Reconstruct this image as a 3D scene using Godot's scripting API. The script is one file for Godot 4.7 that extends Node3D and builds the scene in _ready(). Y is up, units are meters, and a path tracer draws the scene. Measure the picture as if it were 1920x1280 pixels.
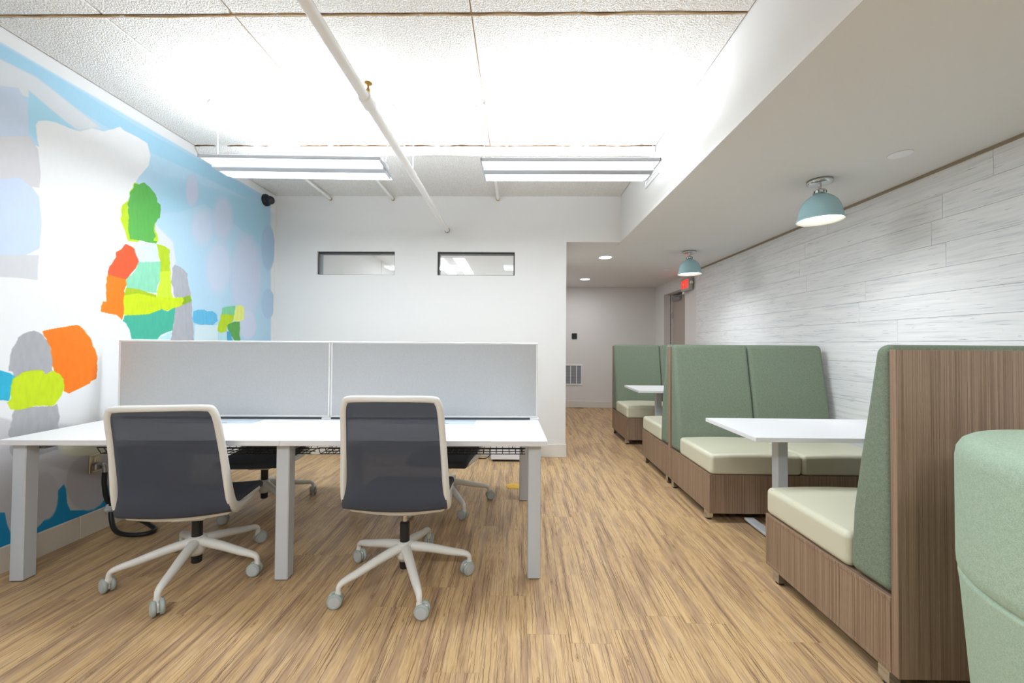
extends Node3D
# An office room: bench desks with task chairs in front of a painted wall, booth seating along a plank wall, a corridor beyond.

const WL := -2.752      # painted wall
const WB := -4.449      # back wall with the strip windows
const WR := 2.707       # plank wall
const HC := 2.905       # rough ceiling
const HS := 2.394       # lowered ceiling on the right
const XS := 1.138       # face of the lowered part
const XE := 0.535       # corner of the back wall beside the corridor
const ZH := -7.96       # end of the corridor
const ZF := 3.4         # wall behind the camera
const XN := 0.40        # right end of the neighbouring room

var M := {}
var used := {}

# ------------------------------------------------------------------ mesh building
class MB:
	var v := PackedVector3Array()
	var n := PackedVector3Array()
	var u := PackedVector2Array()
	var i := PackedInt32Array()
	func put(p: Vector3, nn: Vector3, uv: Vector2) -> int:
		v.append(p); n.append(nn); u.append(uv)
		return v.size() - 1
	func poly(ps: Array, uvs: Array = []) -> void:      # flat, counter-clockwise seen from outside
		var nn: Vector3 = (ps[1] - ps[0]).cross(ps[2] - ps[0]).normalized()
		var s := v.size()
		for k in ps.size():
			put(ps[k], nn, uvs[k] if uvs.size() else flat_uv(ps[k], nn))
		for k in range(1, ps.size() - 1):
			i.append_array([s, s + k + 1, s + k])
	static func flat_uv(p: Vector3, nn: Vector3) -> Vector2:
		var a := nn.abs()
		if a.y >= a.x and a.y >= a.z:
			return Vector2(p.x, p.z)
		return Vector2(p.z, p.y) if a.x >= a.z else Vector2(p.x, p.y)
	# box with chamfered edges; uo shifts its texture
	func box(c: Vector3, s: Vector3, b := 0.002, t := Transform3D.IDENTITY, uo := Vector2.ZERO) -> MB:
		var h := s / 2.0
		b = minf(b, minf(h.x, minf(h.y, h.z)) * 0.9)
		var pt := func(sx, sy, sz, ax):
			var q := Vector3(sx * (h.x - (0.0 if ax == 0 else b)), sy * (h.y - (0.0 if ax == 1 else b)), sz * (h.z - (0.0 if ax == 2 else b)))
			return q + c
		var raw := []
		for ax in 3:
			for sg in [-1.0, 1.0]:
				var q := []
				for k in [[-1.0, -1.0], [1.0, -1.0], [1.0, 1.0], [-1.0, 1.0]]:
					var e := [0.0, 0.0, 0.0]
					e[ax] = sg; e[(ax + 1) % 3] = k[0]; e[(ax + 2) % 3] = k[1]
					q.append(pt.call(e[0], e[1], e[2], ax))
				if sg < 0: q.reverse()
				raw.append(q)
		if b > 0.0:
			for ax in 3:                                   # edges running along ax
				var a1 := (ax + 1) % 3
				var a2 := (ax + 2) % 3
				for s1 in [-1.0, 1.0]:
					for s2 in [-1.0, 1.0]:
						var e := [0.0, 0.0, 0.0]
						e[a1] = s1; e[a2] = s2
						e[ax] = -1.0; var p0 = pt.call(e[0], e[1], e[2], a1); var p1 = pt.call(e[0], e[1], e[2], a2)
						e[ax] = 1.0; var p2 = pt.call(e[0], e[1], e[2], a2); var p3 = pt.call(e[0], e[1], e[2], a1)
						raw.append([p0, p1, p2, p3])
			for sx in [-1.0, 1.0]:
				for sy in [-1.0, 1.0]:
					for sz in [-1.0, 1.0]:
						raw.append([pt.call(sx, sy, sz, 0), pt.call(sx, sy, sz, 1), pt.call(sx, sy, sz, 2)])
		for q in raw:
			var nn: Vector3 = (q[1] - q[0]).cross(q[2] - q[0])
			var mid := Vector3.ZERO
			for p in q: mid += p
			if nn.dot(mid / q.size() - c) < 0.0: q.reverse()
			nn = (q[1] - q[0]).cross(q[2] - q[0]).normalized()
			var uvs := []
			var w := []
			for p in q:
				uvs.append(flat_uv(p, nn) + uo)
				w.append(t * p)
			poly(w, uvs)
		return self
	# smooth surface over a grid of points; closed around in one or both directions
	func grid(rows: Array, wrap_c: bool, wrap_r := false, uvs := Vector2(1, 1)) -> MB:
		var R := rows.size()
		var Cn: int = rows[0].size()
		var s := v.size()
		for r in R:
			for c in Cn:
				var cp := (c + 1) % Cn if wrap_c else mini(c + 1, Cn - 1)
				var cm := (c - 1 + Cn) % Cn if wrap_c else maxi(c - 1, 0)
				var rp := (r + 1) % R if wrap_r else mini(r + 1, R - 1)
				var rm := (r - 1 + R) % R if wrap_r else maxi(r - 1, 0)
				var du: Vector3 = rows[r][cp] - rows[r][cm]
				var dv: Vector3 = rows[rp][c] - rows[rm][c]
				var nn := dv.cross(du)
				put(rows[r][c], nn.normalized() if nn.length() > 1e-12 else Vector3.UP, Vector2(float(c) / Cn * uvs.x, float(r) / R * uvs.y))
		if wrap_c:                                            # normals point away from the middle of each ring
			var outward := 0.0
			for r in R:
				var mid := Vector3.ZERO
				for p in rows[r]: mid += p
				mid /= Cn
				for c in Cn: outward += n[s + r * Cn + c].dot(rows[r][c] - mid)
			if outward < 0.0:
				for k in range(s, v.size()): n[k] = -n[k]
		for r in (R if wrap_r else R - 1):
			for c in (Cn if wrap_c else Cn - 1):
				var a := s + r * Cn + c
				var b := s + r * Cn + (c + 1) % Cn
				var d := s + ((r + 1) % R) * Cn + c
				var e := s + ((r + 1) % R) * Cn + (c + 1) % Cn
				i.append_array([a, b, e, a, e, d])
		return self
	func cap(ring: Array, out: Vector3) -> void:
		var q := ring.duplicate()
		var nn := Vector3.ZERO
		for k in q.size():
			nn += q[k].cross(q[(k + 1) % q.size()])
		if nn.dot(out) < 0.0: q.reverse()
		var s := v.size()
		for p in q: put(p, out.normalized(), flat_uv(p, out))
		for k in range(1, q.size() - 1): i.append_array([s, s + k + 1, s + k])
	# turned shape: profile of (radius, height) from bottom to top
	func lathe(prof: Array, seg := 28, t := Transform3D.IDENTITY) -> MB:
		var rows := []
		for p in prof:
			var row := []
			for k in seg:
				var a := TAU * k / seg
				row.append(t * Vector3(p.x * cos(a), p.y, p.x * sin(a)))
			rows.append(row)
		return grid(rows, true)
	# tube along points with elliptic section (ra across, rb along the carried normal)
	func tube(path: Array, ra, rb = null, seg := 12, up := Vector3.UP, closed_ends := true) -> MB:
		var rows := []
		var nrm := up
		for k in path.size():
			var tan: Vector3 = (path[mini(k + 1, path.size() - 1)] - path[maxi(k - 1, 0)]).normalized()
			nrm = (nrm - tan * nrm.dot(tan))
			if nrm.length() < 1e-4: nrm = tan.cross(Vector3(0.31, 0.72, 0.6))
			nrm = nrm.normalized()
			var side := tan.cross(nrm).normalized()
			var a: float = ra[k] if ra is Array else ra
			var b: float = a if rb == null else (rb[k] if rb is Array else rb)
			var row := []
			for j in seg:
				var w := TAU * j / seg
				row.append(path[k] + side * cos(w) * a + nrm * sin(w) * b)
			rows.append(row)
		grid(rows, true)
		if closed_ends:
			cap(rows[0], path[0] - path[1])
			cap(rows[-1], path[-1] - path[-2])
		return self
	# box with round edges, smooth; map may bend it
	func rbox(c: Vector3, s: Vector3, r: float, nseg := 6, map = null) -> MB:
		var h := s / 2.0
		r = minf(r, minf(h.x, minf(h.y, h.z)) * 0.98)
		for ax in 3:
			for sg in [-1.0, 1.0]:
				var rows := []
				for ia in edge_steps(h[(ax + 1) % 3], r, nseg):
					var row := []
					for ib in edge_steps(h[(ax + 2) % 3], r, nseg):
						var p := Vector3.ZERO
						p[ax] = sg * h[ax]; p[(ax + 1) % 3] = ia; p[(ax + 2) % 3] = ib
						var q := Vector3(clampf(p.x, -h.x + r, h.x - r), clampf(p.y, -h.y + r, h.y - r), clampf(p.z, -h.z + r, h.z - r))
						var d := p - q
						p = q + d.normalized() * r
						p += c
						if map != null: p = map.call(p)
						row.append(p)
					rows.append(row)
				var s0 := v.size()
				grid(rows, false)
				# outward normals
				var mid: int = (rows.size() / 2) * rows[0].size() + rows[0].size() / 2
				var o: Vector3 = v[s0 + mid] - (map.call(c) if map != null else c)
				if n[s0 + mid].dot(o) < 0.0:
					for k in range(s0, v.size()): n[k] = -n[k]
		return self
	static func edge_steps(h: float, r: float, ns: int) -> Array:
		var out := []
		for k in range(ns + 1): out.append(-h + r - r * tan(PI / 4 * (1.0 - float(k) / ns)))
		var inner := 4
		for k in range(1, inner): out.append(lerpf(-h + r, h - r, float(k) / inner))
		for k in range(ns + 1): out.append(h - r + r * tan(PI / 4 * float(k) / ns))
		return out
	func done(m: Material) -> ArrayMesh:
		# keep faces and normals agreeing: front faces run clockwise
		var k := 0
		while k < i.size():
			var a := v[i[k]]
			var fn := (v[i[k + 2]] - a).cross(v[i[k + 1]] - a)
			if fn.dot(n[i[k]] + n[i[k + 1]] + n[i[k + 2]]) < 0.0:
				var x := i[k + 1]; i[k + 1] = i[k + 2]; i[k + 2] = x
			k += 3
		var arr := []
		arr.resize(Mesh.ARRAY_MAX)
		arr[Mesh.ARRAY_VERTEX] = v; arr[Mesh.ARRAY_NORMAL] = n; arr[Mesh.ARRAY_TEX_UV] = u; arr[Mesh.ARRAY_INDEX] = i
		var am := ArrayMesh.new()
		am.add_surface_from_arrays(Mesh.PRIMITIVE_TRIANGLES, arr)
		am.surface_set_material(0, m)
		return am

func mb() -> MB:
	return MB.new()

# smooth curve through points
func curve(pts: Array, per := 8) -> Array:
	var out := []
	for k in pts.size() - 1:
		var p0: Vector3 = pts[maxi(k - 1, 0)]
		var p1: Vector3 = pts[k]
		var p2: Vector3 = pts[k + 1]
		var p3: Vector3 = pts[mini(k + 2, pts.size() - 1)]
		for j in per:
			out.append(p1.cubic_interpolate(p2, p0, p3, float(j) / per))
	out.append(pts[-1])
	return out

# ------------------------------------------------------------------ objects
func numbered(called: String) -> String:
	if not used.has(called):
		used[called] = 0
		return called
	used[called] += 1
	return "%s_%03d" % [called, used[called]]

func tag(o: Node, label: String, category: String, group := "") -> Node:
	o.set_meta("label", label)
	o.set_meta("category", category)
	if group: o.set_meta("group", group)
	return o

func thing(called: String, label: String, category: String, at := Vector3.ZERO, turn := 0.0, group := "") -> Node3D:
	var o := Node3D.new()
	o.name = numbered(called)
	add_child(o)
	o.position = at
	o.rotation.y = turn
	tag(o, label, category, group)
	return o

func part(called: String, mesh: Mesh, parent: Node, at := Vector3.ZERO) -> MeshInstance3D:
	var o := MeshInstance3D.new()
	o.name = called
	o.mesh = mesh
	o.position = at
	o.cast_shadow = GeometryInstance3D.SHADOW_CASTING_SETTING_ON
	parent.add_child(o, true)
	return o

func single(called: String, mesh: Mesh, label: String, category: String, at := Vector3.ZERO, group := "") -> MeshInstance3D:
	var o := MeshInstance3D.new()
	o.name = numbered(called)
	o.mesh = mesh
	add_child(o)
	o.position = at
	tag(o, label, category, group)
	return o

func struct(called: String, mesh: Mesh, at := Vector3.ZERO) -> MeshInstance3D:
	var o := MeshInstance3D.new()
	o.name = numbered(called)
	o.mesh = mesh
	add_child(o)
	o.position = at
	o.set_meta("kind", "structure")
	return o

func copy_of(o: Node3D, at: Vector3, turn: float, label := "") -> Node3D:
	var base: String = o.name
	var c: Node3D = o.duplicate()
	c.name = numbered(base)
	add_child(c)
	c.position = at
	c.rotation.y = turn
	if label: c.set_meta("label", label)
	return c

# ------------------------------------------------------------------ materials
func mat(c: Color, rough := 0.6, metal := 0.0) -> StandardMaterial3D:
	var m := StandardMaterial3D.new()
	m.albedo_color = c
	m.roughness = rough
	m.metallic = metal
	return m

func noise(seed_: int, freq: float, oct := 3, type := FastNoiseLite.TYPE_SIMPLEX_SMOOTH) -> FastNoiseLite:
	var f := FastNoiseLite.new()
	f.seed = seed_
	f.frequency = freq
	f.noise_type = type
	f.fractal_octaves = oct
	return f

func tex(im: Image) -> ImageTexture:
	return ImageTexture.create_from_image(im)

func ramp(stops: Array, t: float) -> Color:
	for k in range(1, stops.size()):
		if t <= stops[k][0]:
			var a: float = stops[k - 1][0]
			return stops[k - 1][1].lerp(stops[k][1], clampf((t - a) / (stops[k][0] - a), 0.0, 1.0))
	return stops[-1][1]

# floor board print: 6 board widths across (1.07 m), 1.8 m along
func board_image() -> Image:
	var w := 768
	var h := 1024
	var im := Image.create(w, h, false, Image.FORMAT_RGB8)
	var fine := noise(11, 0.16, 2)
	var mid := noise(12, 0.045, 3)
	var broad := noise(13, 0.012, 2)
	var hue := noise(14, 0.02, 2)
	var knot := noise(15, 0.02, 2)
	var short := noise(16, 0.10, 3)
	var tan_ := [[0.0, Color8(96, 74, 56)], [0.2, Color8(142, 113, 87)], [0.42, Color8(180, 149, 115)], [0.62, Color8(200, 169, 132)], [0.8, Color8(212, 184, 147)], [1.0, Color8(224, 200, 166)]]
	for y in h:
		for x in w:
			var wob := knot.get_noise_2d(x * 0.6, y * 0.12) * 7.0
			var xx := x + wob
			var a := fine.get_noise_2d(xx * 2.2, y * 0.045)
			var b := mid.get_noise_2d(xx * 1.7, y * 0.05)
			var c := broad.get_noise_2d(xx * 1.4, y * 0.16)
			var d := short.get_noise_2d(xx * 1.5, y * 0.22)
			var t := 0.60 + a * 0.21 + b * 0.13 + c * 0.19 + d * 0.20
			var col := ramp(tan_, clampf(t, 0.0, 1.0))
			var g := hue.get_noise_2d(xx * 0.9 + 300.0, y * 0.14)
			if g > 0.0: col = col.lerp(Color8(150, 122, 106), minf(g * 1.0, 0.45))
			else: col = col.lerp(Color8(210, 176, 128), minf(-g * 0.7, 0.3))
			im.set_pixel(x, y, col)
	# dark checks along the grain, and knots
	var rng := RandomNumberGenerator.new()
	rng.seed = 5
	for k in 620:
		var x := rng.randf() * w
		var y := rng.randf() * h
		var ln := rng.randi_range(24, 260)
		var dark := rng.randf_range(0.35, 0.9)
		for s in ln:
			x += rng.randf_range(-0.36, 0.36)
			var f := dark * sin(PI * s / ln)
			var px := int(x)
			var py := int(y) + s
			if px < 1 or px >= w - 1 or py >= h: continue
			im.set_pixel(px, py, im.get_pixel(px, py).lerp(Color8(72, 48, 36), f))
			im.set_pixel(px + 1, py, im.get_pixel(px + 1, py).lerp(Color8(96, 68, 50), f * 0.45))
	for k in 26:
		var cx := rng.randf() * w
		var cy := rng.randf() * h
		var r := rng.randf_range(3.0, 8.0)
		for dy in range(-22, 23):
			for dx in range(-9, 10):
				var px := int(cx) + dx
				var py := int(cy) + dy
				if px < 0 or py < 0 or px >= w or py >= h: continue
				var d := sqrt(dx * dx + dy * dy * 0.18) / r
				if d < 1.0: im.set_pixel(px, py, im.get_pixel(px, py).lerp(Color8(104, 70, 44), (1.0 - d) * (0.5 + 0.4 * sin(d * 12.0))))
	return im

# whitewashed wall board print, grain along u: 2.4 m by 1.2 m
func wash_image() -> Image:
	var w := 1280
	var h := 640
	var im := Image.create(w, h, false, Image.FORMAT_RGB8)
	var fine := noise(21, 0.2, 2)
	var mid := noise(22, 0.05, 3)
	var broad := noise(23, 0.015, 2)
	var st := [[0.0, Color8(160, 166, 172)], [0.28, Color8(206, 209, 212)], [0.52, Color8(230, 231, 232)], [1.0, Color8(243, 243, 242)]]
	for y in h:
		for x in w:
			var yy := y + broad.get_noise_2d(x * 0.3, y * 0.5) * 5.0
			var t := 0.64 + fine.get_noise_2d(x * 0.035, yy * 1.6) * 0.26 + mid.get_noise_2d(x * 0.035, yy * 1.6) * 0.26 + broad.get_noise_2d(x * 0.2, yy * 2.0) * 0.2
			im.set_pixel(x, y, ramp(st, clampf(t, 0.0, 1.0)))
	var rng := RandomNumberGenerator.new()
	rng.seed = 8
	for k in 420:
		var x := rng.randi_range(0, w - 1)
		var y := rng.randi_range(1, h - 2)
		var ln := rng.randi_range(4, 60)
		var f := rng.randf_range(0.2, 0.7)
		for s in ln:
			if x + s >= w: break
			im.set_pixel(x + s, y, im.get_pixel(x + s, y).lerp(Color8(112, 118, 124), f * sin(PI * s / ln)))
	return im

# brown laminate with straight vertical grain: 0.6 m square
func laminate_image() -> Image:
	var s := 512
	var im := Image.create(s, s, false, Image.FORMAT_RGB8)
	var fine := noise(31, 0.22, 2)
	var mid := noise(32, 0.06, 2)
	var st := [[0.0, Color8(108, 86, 68)], [0.35, Color8(134, 110, 90)], [0.65, Color8(154, 129, 107)], [1.0, Color8(174, 150, 127)]]
	for y in s:
		for x in s:
			var t := 0.5 + fine.get_noise_2d(x * 1.5, y * 0.015) * 0.42 + mid.get_noise_2d(x * 1.2, y * 0.02) * 0.3 + fine.get_noise_2d(x * 3.0 + 500.0, y * 0.25) * 0.12
			im.set_pixel(x, y, ramp(st, clampf(t, 0.0, 1.0)))
	return im

# woven cloth: colour flecks of two yarns
func cloth_image(a: Color, b: Color, c: Color, seed_: int) -> Image:
	var s := 256
	var im := Image.create(s, s, false, Image.FORMAT_RGB8)
	var n1 := noise(seed_, 0.35, 2)
	var n2 := noise(seed_ + 1, 0.06, 2)
	for y in s:
		for x in s:
			var t := n1.get_noise_2d(x * 0.6, y * 1.5) + n1.get_noise_2d(x * 1.5 + 200.0, y * 0.6) * 0.8 + n2.get_noise_2d(x, y) * 0.35
			var col := a.lerp(b, clampf(t * 1.3, 0.0, 1.0)) if t > 0.0 else a.lerp(c, clampf(-t * 1.3, 0.0, 1.0))
			im.set_pixel(x, y, col)
	return im

func gray_noise(s: int, seed_: int, freq: float, oct: int, type := FastNoiseLite.TYPE_SIMPLEX_SMOOTH) -> Image:
	var f := noise(seed_, freq, oct, type)
	return f.get_seamless_image(s, s)

# rough sprayed ceiling: off-white fibre with tan specks
func fibre_image() -> Image:
	var s := 512
	var a := gray_noise(s, 41, 0.09, 3)
	var b := gray_noise(s, 42, 0.012, 2)
	var c := gray_noise(s, 43, 0.16, 2)
	var im := Image.create(s, s, false, Image.FORMAT_RGB8)
	for y in s:
		for x in s:
			var t := a.get_pixel(x, y).r
			var patch := b.get_pixel(x, y).r
			var sp := c.get_pixel(x, y).r
			var col := Color8(226, 224, 220).lerp(Color8(250, 249, 247), clampf((t - 0.3) * 2.2, 0.0, 1.0))
			var f := clampf((0.40 - t) * 6.0, 0.0, 1.0) * clampf((patch - 0.35) * 3.0, 0.15, 1.0)
			col = col.lerp(Color8(205, 188, 166), f * 0.6)
			if sp < 0.24: col = col.lerp(Color8(188, 168, 142), 0.5)
			im.set_pixel(x, y, col)
	return im

func fill_shape(im: Image, pts: PackedVector2Array, col: Color, alpha: float, grain: FastNoiseLite, edge: FastNoiseLite, rough: float) -> void:
	var lo := pts[0]
	var hi := pts[0]
	for p in pts:
		lo = lo.min(p); hi = hi.max(p)
	var w := im.get_width()
	var y0 := maxi(0, int(lo.y) - 2)
	var y1 := mini(im.get_height() - 1, int(hi.y) + 2)
	for y in range(y0, y1 + 1):
		var yc := y + 0.5 + (edge.get_noise_2d(7.0, y * 1.0) * rough if rough > 0.0 else 0.0)
		var xs := []
		for k in pts.size():
			var a := pts[k]
			var b := pts[(k + 1) % pts.size()]
			if (a.y <= yc) != (b.y <= yc):
				xs.append(a.x + (yc - a.y) / (b.y - a.y) * (b.x - a.x))
		xs.sort()
		for k in range(0, xs.size() - 1, 2):
			var xa: float = xs[k] + (edge.get_noise_2d(y * 1.0, xs[k] * 0.5) * rough)
			var xb: float = xs[k + 1] + (edge.get_noise_2d(y * 1.0, xs[k + 1] * 0.5 + 50.0) * rough)
			for x in range(maxi(0, int(floor(xa))), mini(w - 1, int(floor(xb))) + 1):
				var cov := clampf(minf(x + 1.0 - xa, xb - x), 0.0, 1.0) * alpha
				var g := grain.get_noise_2d(x * 1.0, y * 0.25) * (0.035 if rough > 0.0 else 0.006)
				var c := Color(clampf(col.r * (1.0 + g), 0, 1), clampf(col.g * (1.0 + g), 0, 1), clampf(col.b * (1.0 + g), 0, 1))
				im.set_pixel(x, y, im.get_pixel(x, y).lerp(c, cov))

# the painting on the left wall; u runs from the back corner towards the camera, v from the ceiling down
const MZ0 := -4.46
const MZ1 := -0.4
const PPM := 280.0
func mural_image() -> Image:
	var w := int((MZ1 - MZ0) * PPM)
	var h := int(HC * PPM)
	var im := Image.create(w, h, false, Image.FORMAT_RGB8)
	im.fill(Color8(240, 240, 240))
	var grain := noise(51, 0.12, 2)
	var edge := noise(52, 0.035, 3)
	for m in MURAL:
		var pts := PackedVector2Array()
		var mid := Vector2.ZERO
		for k in range(0, m[2].size(), 2):
			var p := Vector2((m[2][k] - MZ0) * PPM, (HC - m[2][k + 1]) * PPM)
			pts.append(p)
			mid += p
		mid /= pts.size()
		var col := Color8(m[0][0], m[0][1], m[0][2])
		if m[1] <= 0.0:
			fill_shape(im, pts, col, 0.96, grain, edge, 3.0)
		else:
			var steps := 7 if m[1] < 0.05 else 16
			for s in steps:
				var q := PackedVector2Array()
				var f: float = 1.0 + m[1] * (0.5 - float(s) / steps)
				for p in pts: q.append(mid + (p - mid) * f)
				fill_shape(im, q, col, 1.0 / (steps - s) * (1.0 if s == steps - 1 else 0.9), grain, edge, 0.0)
	# the unpainted band under the ceiling and beside the corner
	im.fill_rect(Rect2i(0, 0, w, int((HC - 2.828) * PPM)), Color8(238, 238, 238))
	im.fill_rect(Rect2i(0, 0, int(0.03 * PPM), h), Color8(238, 238, 238))
	return im

func make_materials() -> void:
	M.paint = mat(Color8(226, 224, 221), 0.7)
	M.trim = mat(Color8(222, 218, 210), 0.5)
	M.base_left = mat(Color8(218, 208, 192), 0.5)
	M.shadow_gap = mat(Color8(150, 134, 112), 0.8)
	M.mural = mat(Color8(240, 240, 240), 0.55)
	M.mural.albedo_texture = tex(mural_image())
	M.mural.texture_repeat = false
	M.board = mat(Color8(251, 247, 234), 0.42)
	M.board.albedo_texture = tex(board_image())
	M.board.metallic_specular = 0.4
	M.wash = mat(Color.WHITE, 0.7)
	M.wash.albedo_texture = tex(wash_image())
	M.laminate = mat(Color.WHITE, 0.45)
	M.laminate.albedo_texture = tex(laminate_image())
	M.laminate.uv1_scale = Vector3(1.7, 0.72, 1)
	M.fibre = mat(Color.WHITE, 0.95)
	M.fibre.albedo_texture = tex(fibre_image())
	M.fibre.uv1_triplanar = true
	M.fibre.uv1_world_triplanar = true
	M.fibre.uv1_scale = Vector3(1.9, 1.9, 1.9)
	var relief := gray_noise(512, 41, 0.09, 3)
	relief.convert(Image.FORMAT_RGBA8)
	relief.bump_map_to_normal_map(5.0)
	M.fibre.normal_enabled = true
	M.fibre.normal_texture = tex(relief)
	M.fibre.normal_scale = 1.0
	M.crack = mat(Color8(192, 164, 128), 0.95)
	M.stain = mat(Color8(116, 84, 52), 0.95)
	M.green = mat(Color.WHITE, 0.9)
	M.green.albedo_texture = tex(cloth_image(Color8(118, 131, 112), Color8(138, 149, 131), Color8(97, 110, 93), 61))
	M.green.uv1_triplanar = true
	M.green.uv1_scale = Vector3(3.2, 3.2, 3.2)
	M.mint = mat(Color.WHITE, 0.9)
	M.mint.albedo_texture = tex(cloth_image(Color8(163, 184, 162), Color8(184, 199, 181), Color8(142, 166, 142), 66))
	M.mint.uv1_triplanar = true
	M.mint.uv1_scale = Vector3(3.2, 3.2, 3.2)
	M.vinyl = mat(Color8(206, 203, 180), 0.38)
	M.white_top = mat(Color8(224, 224, 226), 0.4)
	M.white_edge = mat(Color8(226, 226, 229), 0.4)
	M.silver = mat(Color8(196, 200, 204), 0.42)
	M.silver_dark = mat(Color8(132, 136, 140), 0.45)
	M.screen_cloth = mat(Color.WHITE, 0.9)
	M.screen_cloth.albedo_texture = tex(cloth_image(Color8(198, 200, 202), Color8(206, 209, 210), Color8(189, 192, 194), 71))
	M.screen_cloth.uv1_triplanar = true
	M.screen_cloth.uv1_scale = Vector3(4, 4, 4)
	M.frame_white = mat(Color8(238, 238, 238), 0.4)
	M.lid = mat(Color8(178, 190, 200), 0.4)
	M.slot = mat(Color8(70, 80, 90), 0.6)
	M.black = mat(Color8(22, 23, 25), 0.45)
	M.black_wire = mat(Color8(18, 18, 20), 0.5)
	M.shell = mat(Color8(222, 220, 213), 0.42)
	M.mesh_cloth = mat(Color(0.262, 0.285, 0.335, 0.8), 0.8)
	M.mesh_cloth.transparency = BaseMaterial3D.TRANSPARENCY_ALPHA
	M.seat_cloth = mat(Color8(70, 73, 83), 0.9)
	M.caster = mat(Color8(164, 172, 166), 0.45)
	M.caster_hub = mat(Color8(186, 190, 190), 0.4)
	M.chrome = mat(Color8(206, 208, 210), 0.14, 1.0)
	M.lamp_blue = mat(Color8(168, 206, 214), 0.22)
	M.lamp_in = mat(Color8(248, 247, 240), 0.5)
	M.pipe = mat(Color8(244, 243, 240), 0.35)
	M.brass = mat(Color8(196, 158, 80), 0.3, 0.8)
	M.light_frame = mat(Color8(204, 210, 220), 0.4, 0.1)
	M.light_body = mat(Color8(240, 242, 246), 0.5)
	M.yellow = mat(Color8(214, 168, 44), 0.5)
	M.plastic_white = mat(Color8(232, 233, 238), 0.4)
	M.plate = mat(Color8(196, 188, 168), 0.3, 0.6)
	M.louvre = mat(Color8(150, 154, 164), 0.5)
	M.exit_red = mat(Color8(255, 40, 24), 0.4)
	M.exit_red.emission_enabled = true
	M.exit_red.emission = Color8(255, 40, 24)
	M.exit_red.emission_energy_multiplier = 1.2
	M.exit_case = mat(Color8(176, 182, 172), 0.4)
	M.door = mat(Color8(186, 174, 166), 0.55)
	M.steel = mat(Color8(170, 172, 176), 0.3, 0.8)
	M.window_frame = mat(Color8(38, 42, 46), 0.5)
	M.glass = mat(Color(0.82, 0.87, 0.88, 0.10), 0.02)
	M.glass.transparency = BaseMaterial3D.TRANSPARENCY_ALPHA
	M.sleeve = mat(Color(0.86, 0.88, 0.86, 0.75), 0.25)
	M.sleeve.transparency = BaseMaterial3D.TRANSPARENCY_ALPHA
	M.glow = mat(Color8(250, 252, 255), 0.6)
	M.glow.emission_enabled = true
	M.glow.emission = Color8(245, 250, 255)
	M.glow.emission_energy_multiplier = 4.0
	M.glow_soft = mat(Color8(255, 253, 244), 0.6)
	M.glow_soft.emission_enabled = true
	M.glow_soft.emission = Color8(255, 252, 240)
	M.glow_soft.emission_energy_multiplier = 1.6

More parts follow.
